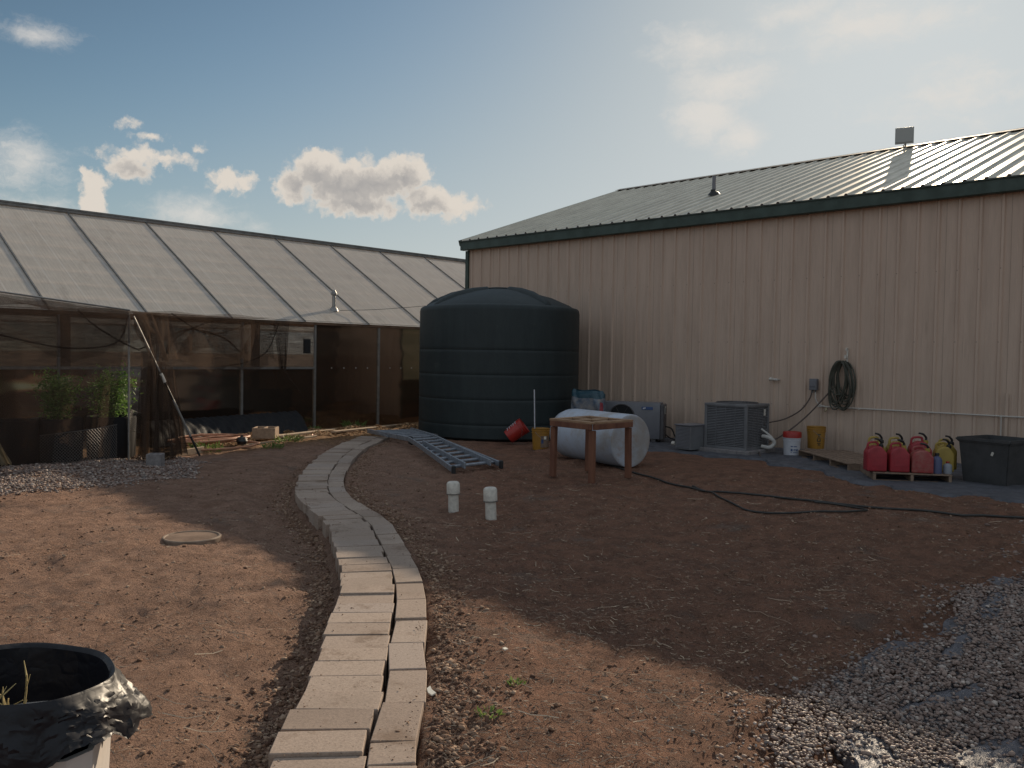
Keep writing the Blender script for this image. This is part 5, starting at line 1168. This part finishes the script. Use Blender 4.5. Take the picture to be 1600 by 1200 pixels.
# black hoses over the soil
def ghose(pts, label, r_=.013):
    P = [(x, y, float(H(np.array([x]), np.array([y]), False)[0])+.022) for x, y in [q[:2] for q in catmull([Vector((a, b_, 0)) for a, b_ in pts], 5)]]
    tag(MB().tube(P, r_, 8, 2).build('irrigation_line', M['rubber']), label, 'hose')
ghose([(10.6, 8.3), (9.95, 7.2), (9.55, 6.45), (9.22, 5.85), (9.02, 5.25), (9.12, 4.6), (9.27, 3.85), (9.5, 3.0), (9.86, 2.1), (10.1, 1.2)], 'black irrigation line running from the white barrel to the right edge')
ghose([(9.22, 5.60), (8.95, 5.2), (8.55, 4.78), (8.30, 4.46), (8.16, 4.25), (8.22, 4.05), (8.45, 3.75), (8.75, 3.47), (9.0, 3.38), (9.17, 3.50), (9.22, 3.75), (9.14, 4.0)], 'black irrigation line doubled back in a narrow loop on the soil', .011)

# ------------------------------------------------------------------ bin with liner
def bin_():
    c = Vector((.715, 2.43, 0)); r = thing('rubbish_bin', 'off-white bin with shiny black liner folded over its rim', 'rubbish bin', c)
    rz = math.atan2(-.5, .87); b = MB(); s_ = .205; k = .05; oct_ = [(s_, -s_+k), (s_, s_-k), (s_-k, s_), (-s_+k, s_), (-s_, s_-k), (-s_, -s_+k), (-s_+k, -s_), (s_-k, -s_)]
    t = bmesh.new(); lo = [t.verts.new((x*.86, y*.86, 0)) for x, y in oct_]; hi = [t.verts.new((x, y, .60)) for x, y in oct_]; inn = [t.verts.new((x*.93, y*.93, .60)) for x, y in oct_]; bt = [t.verts.new((x*.8, y*.8, .03)) for x, y in oct_]
    for a_, b_ in ((lo, hi), (hi, inn), (inn, bt)):
        for i in range(8): t.faces.new((a_[i], a_[(i+1) % 8], b_[(i+1) % 8], b_[i]))
    t.faces.new(lo[::-1]); t.faces.new(bt); b._add(t, Matrix.Translation(c) @ Matrix.Rotation(rz, 4, 'Z')); b.build('bin_body', M['white_bin'], r, ang=20)
    zr = .75; rr = random.Random(5); ph = [rr.uniform(0, 6.28) for _ in range(10)]; ex = Vector((.9, -.43)).normalized(); tri = lambda q: 4*abs((q/6.28318*1.0) % 1-.5)-1
    def sk(u, v):
        a = u*2*PI; ca, sa = math.cos(a), math.sin(a); tow = max(0, ca*ex.x+sa*ex.y)**3; rad0 = .228+.003*math.sin(a*7)
        crump = sum(tri(a*(1+k)*1.0+ph[k]/6.28*3+v*(1.3+k*.6)*(1 if k % 2 else -1))/(1.2+k*.35) for k in range(5))
        if v < .42:      # inside, from the bottom up
            q = v/.42; rad = .165+.055*q+.002*crump*(1-q); z = .18+(zr-.18)*q
        elif v < .52:    # rolled rim
            q = (v-.42)/.10; rad = rad0-.012+.020*math.sin(q*PI*.5); z = zr+.012*math.sin(q*PI)
        else:            # outside skirt
            q = (v-.52)/.48; fold = tri(a*9+ph[0]+1.2*math.sin(a*2+ph[1]))*.55+tri(a*17+ph[2]+q*2.2)*.3+tri(a*5-q*5+ph[3])*.5
            rad = rad0+.010+(.030+.044*tow)*q**.85+.017*fold*min(1, q*1.6); z = zr-.004-q*(.150+.030*math.sin(a*2+1)-.030*tow+.022*tri(a*6+ph[4])+.010*tri(a*15))
        if v > .56 and u < .9999: jr = random.Random(int(u*4000)*131+int(v*977)); rad += jr.uniform(-.003, .003); z += jr.uniform(-.003, .003)
        elif v > .56: jr = random.Random(int(v*977)); rad += jr.uniform(-.003, .003); z += jr.uniform(-.003, .003)
        return Vector((c.x+rad*ca, c.y+rad*sa, z-.022*(ca*ex.x+sa*ex.y)))
    b = MB(); b.grid(sk, 150, 40); bmesh.ops.remove_doubles(b.bm, verts=b.bm.verts, dist=1e-5); b.build('bin_liner', M['bag'], r, ang=28)
    MB().lathe([(0, .18), (.175, .185)], (c.x, c.y, 0), 30).build('liner_bottom', M['bag'], r)
    MB().tube([(c.x+.229*math.cos(k*PI/20), c.y+.229*math.sin(k*PI/20), zr-.008-.022*(math.cos(k*PI/20)*ex.x+math.sin(k*PI/20)*ex.y)) for k in range(41)], .008, 8).build('rim_roll', M['bag'], r)
    t = thing('dry_cuttings', 'dry yellow plant stems lying inside the lined bin', 'plant cuttings', (.66, 2.38, .5)); b = MB()
    for k in range(38):
        a = rr.uniform(0, 6.28); p = Vector((.665+rr.uniform(-.09, .05), 2.42+rr.uniform(-.08, .08), .52+rr.uniform(0, .05))); q = p+Vector((rr.uniform(-.06, .06), rr.uniform(-.05, .06), rr.uniform(.06, .19))); m_ = (p+q)/2+Vector((rr.uniform(-.02, .02),)*3)
        b.tube([p, m_, q], [.004, .002], 5, 3)
        for j in range(2): e = m_.lerp(q, rr.random()); b.tube([e, e+Vector((rr.uniform(-.04, .04), rr.uniform(-.04, .04), rr.uniform(.01, .05)))], [.0025, .001], 4)
    b.build('stalks', M['dry'], t)
    MB().lathe([(0, .0), (.14, -.01), (.175, -.03)], (.715, 2.43, .545), 20).build('cut_leaves', mat('dark_cuttings', (.05, .045, .02), .9, noise=.5, nscale=30, bump=1, bscale=40, bdist=.03), t)
bin_()
def scraps():
    def sc(x, y, pts, lb):
        z = float(H(np.array([x]), np.array([y]))[0])+.012; b = MB(); vs = [b.bm.verts.new((x+px, y+py, z+pz)) for px, py, pz in pts]; f = b.bm.faces.new(vs); e = bmesh.ops.extrude_face_region(b.bm, geom=[f]); bmesh.ops.translate(b.bm, vec=(0, 0, .006), verts=[v for v in e['geom'] if isinstance(v, bmesh.types.BMVert)]); o = b.build('paper_scrap', M['scrap']); origin_to(o, (x, y, z)); tag(o, lb, 'scrap')
    sc(2.585, 2.925, [(-.012, -.016, 0), (.02, -.01, 0), (.014, .014, .01), (.022, .034, .02), (-.002, .03, .015), (-.012, .01, .004)], 'small white scrap on the soil just right of the path')
    sc(3.26, 3.10, [(-.012, -.008, 0), (.014, -.008, 0), (.01, .01, .004), (-.01, .012, .004)], 'tiny cream scrap in the sunlit red soil farther right')
scraps()
S.render.engine = 'CYCLES'
S.cycles.max_bounces = 8; S.cycles.transparent_max_bounces = 16; S.cycles.use_denoising = True
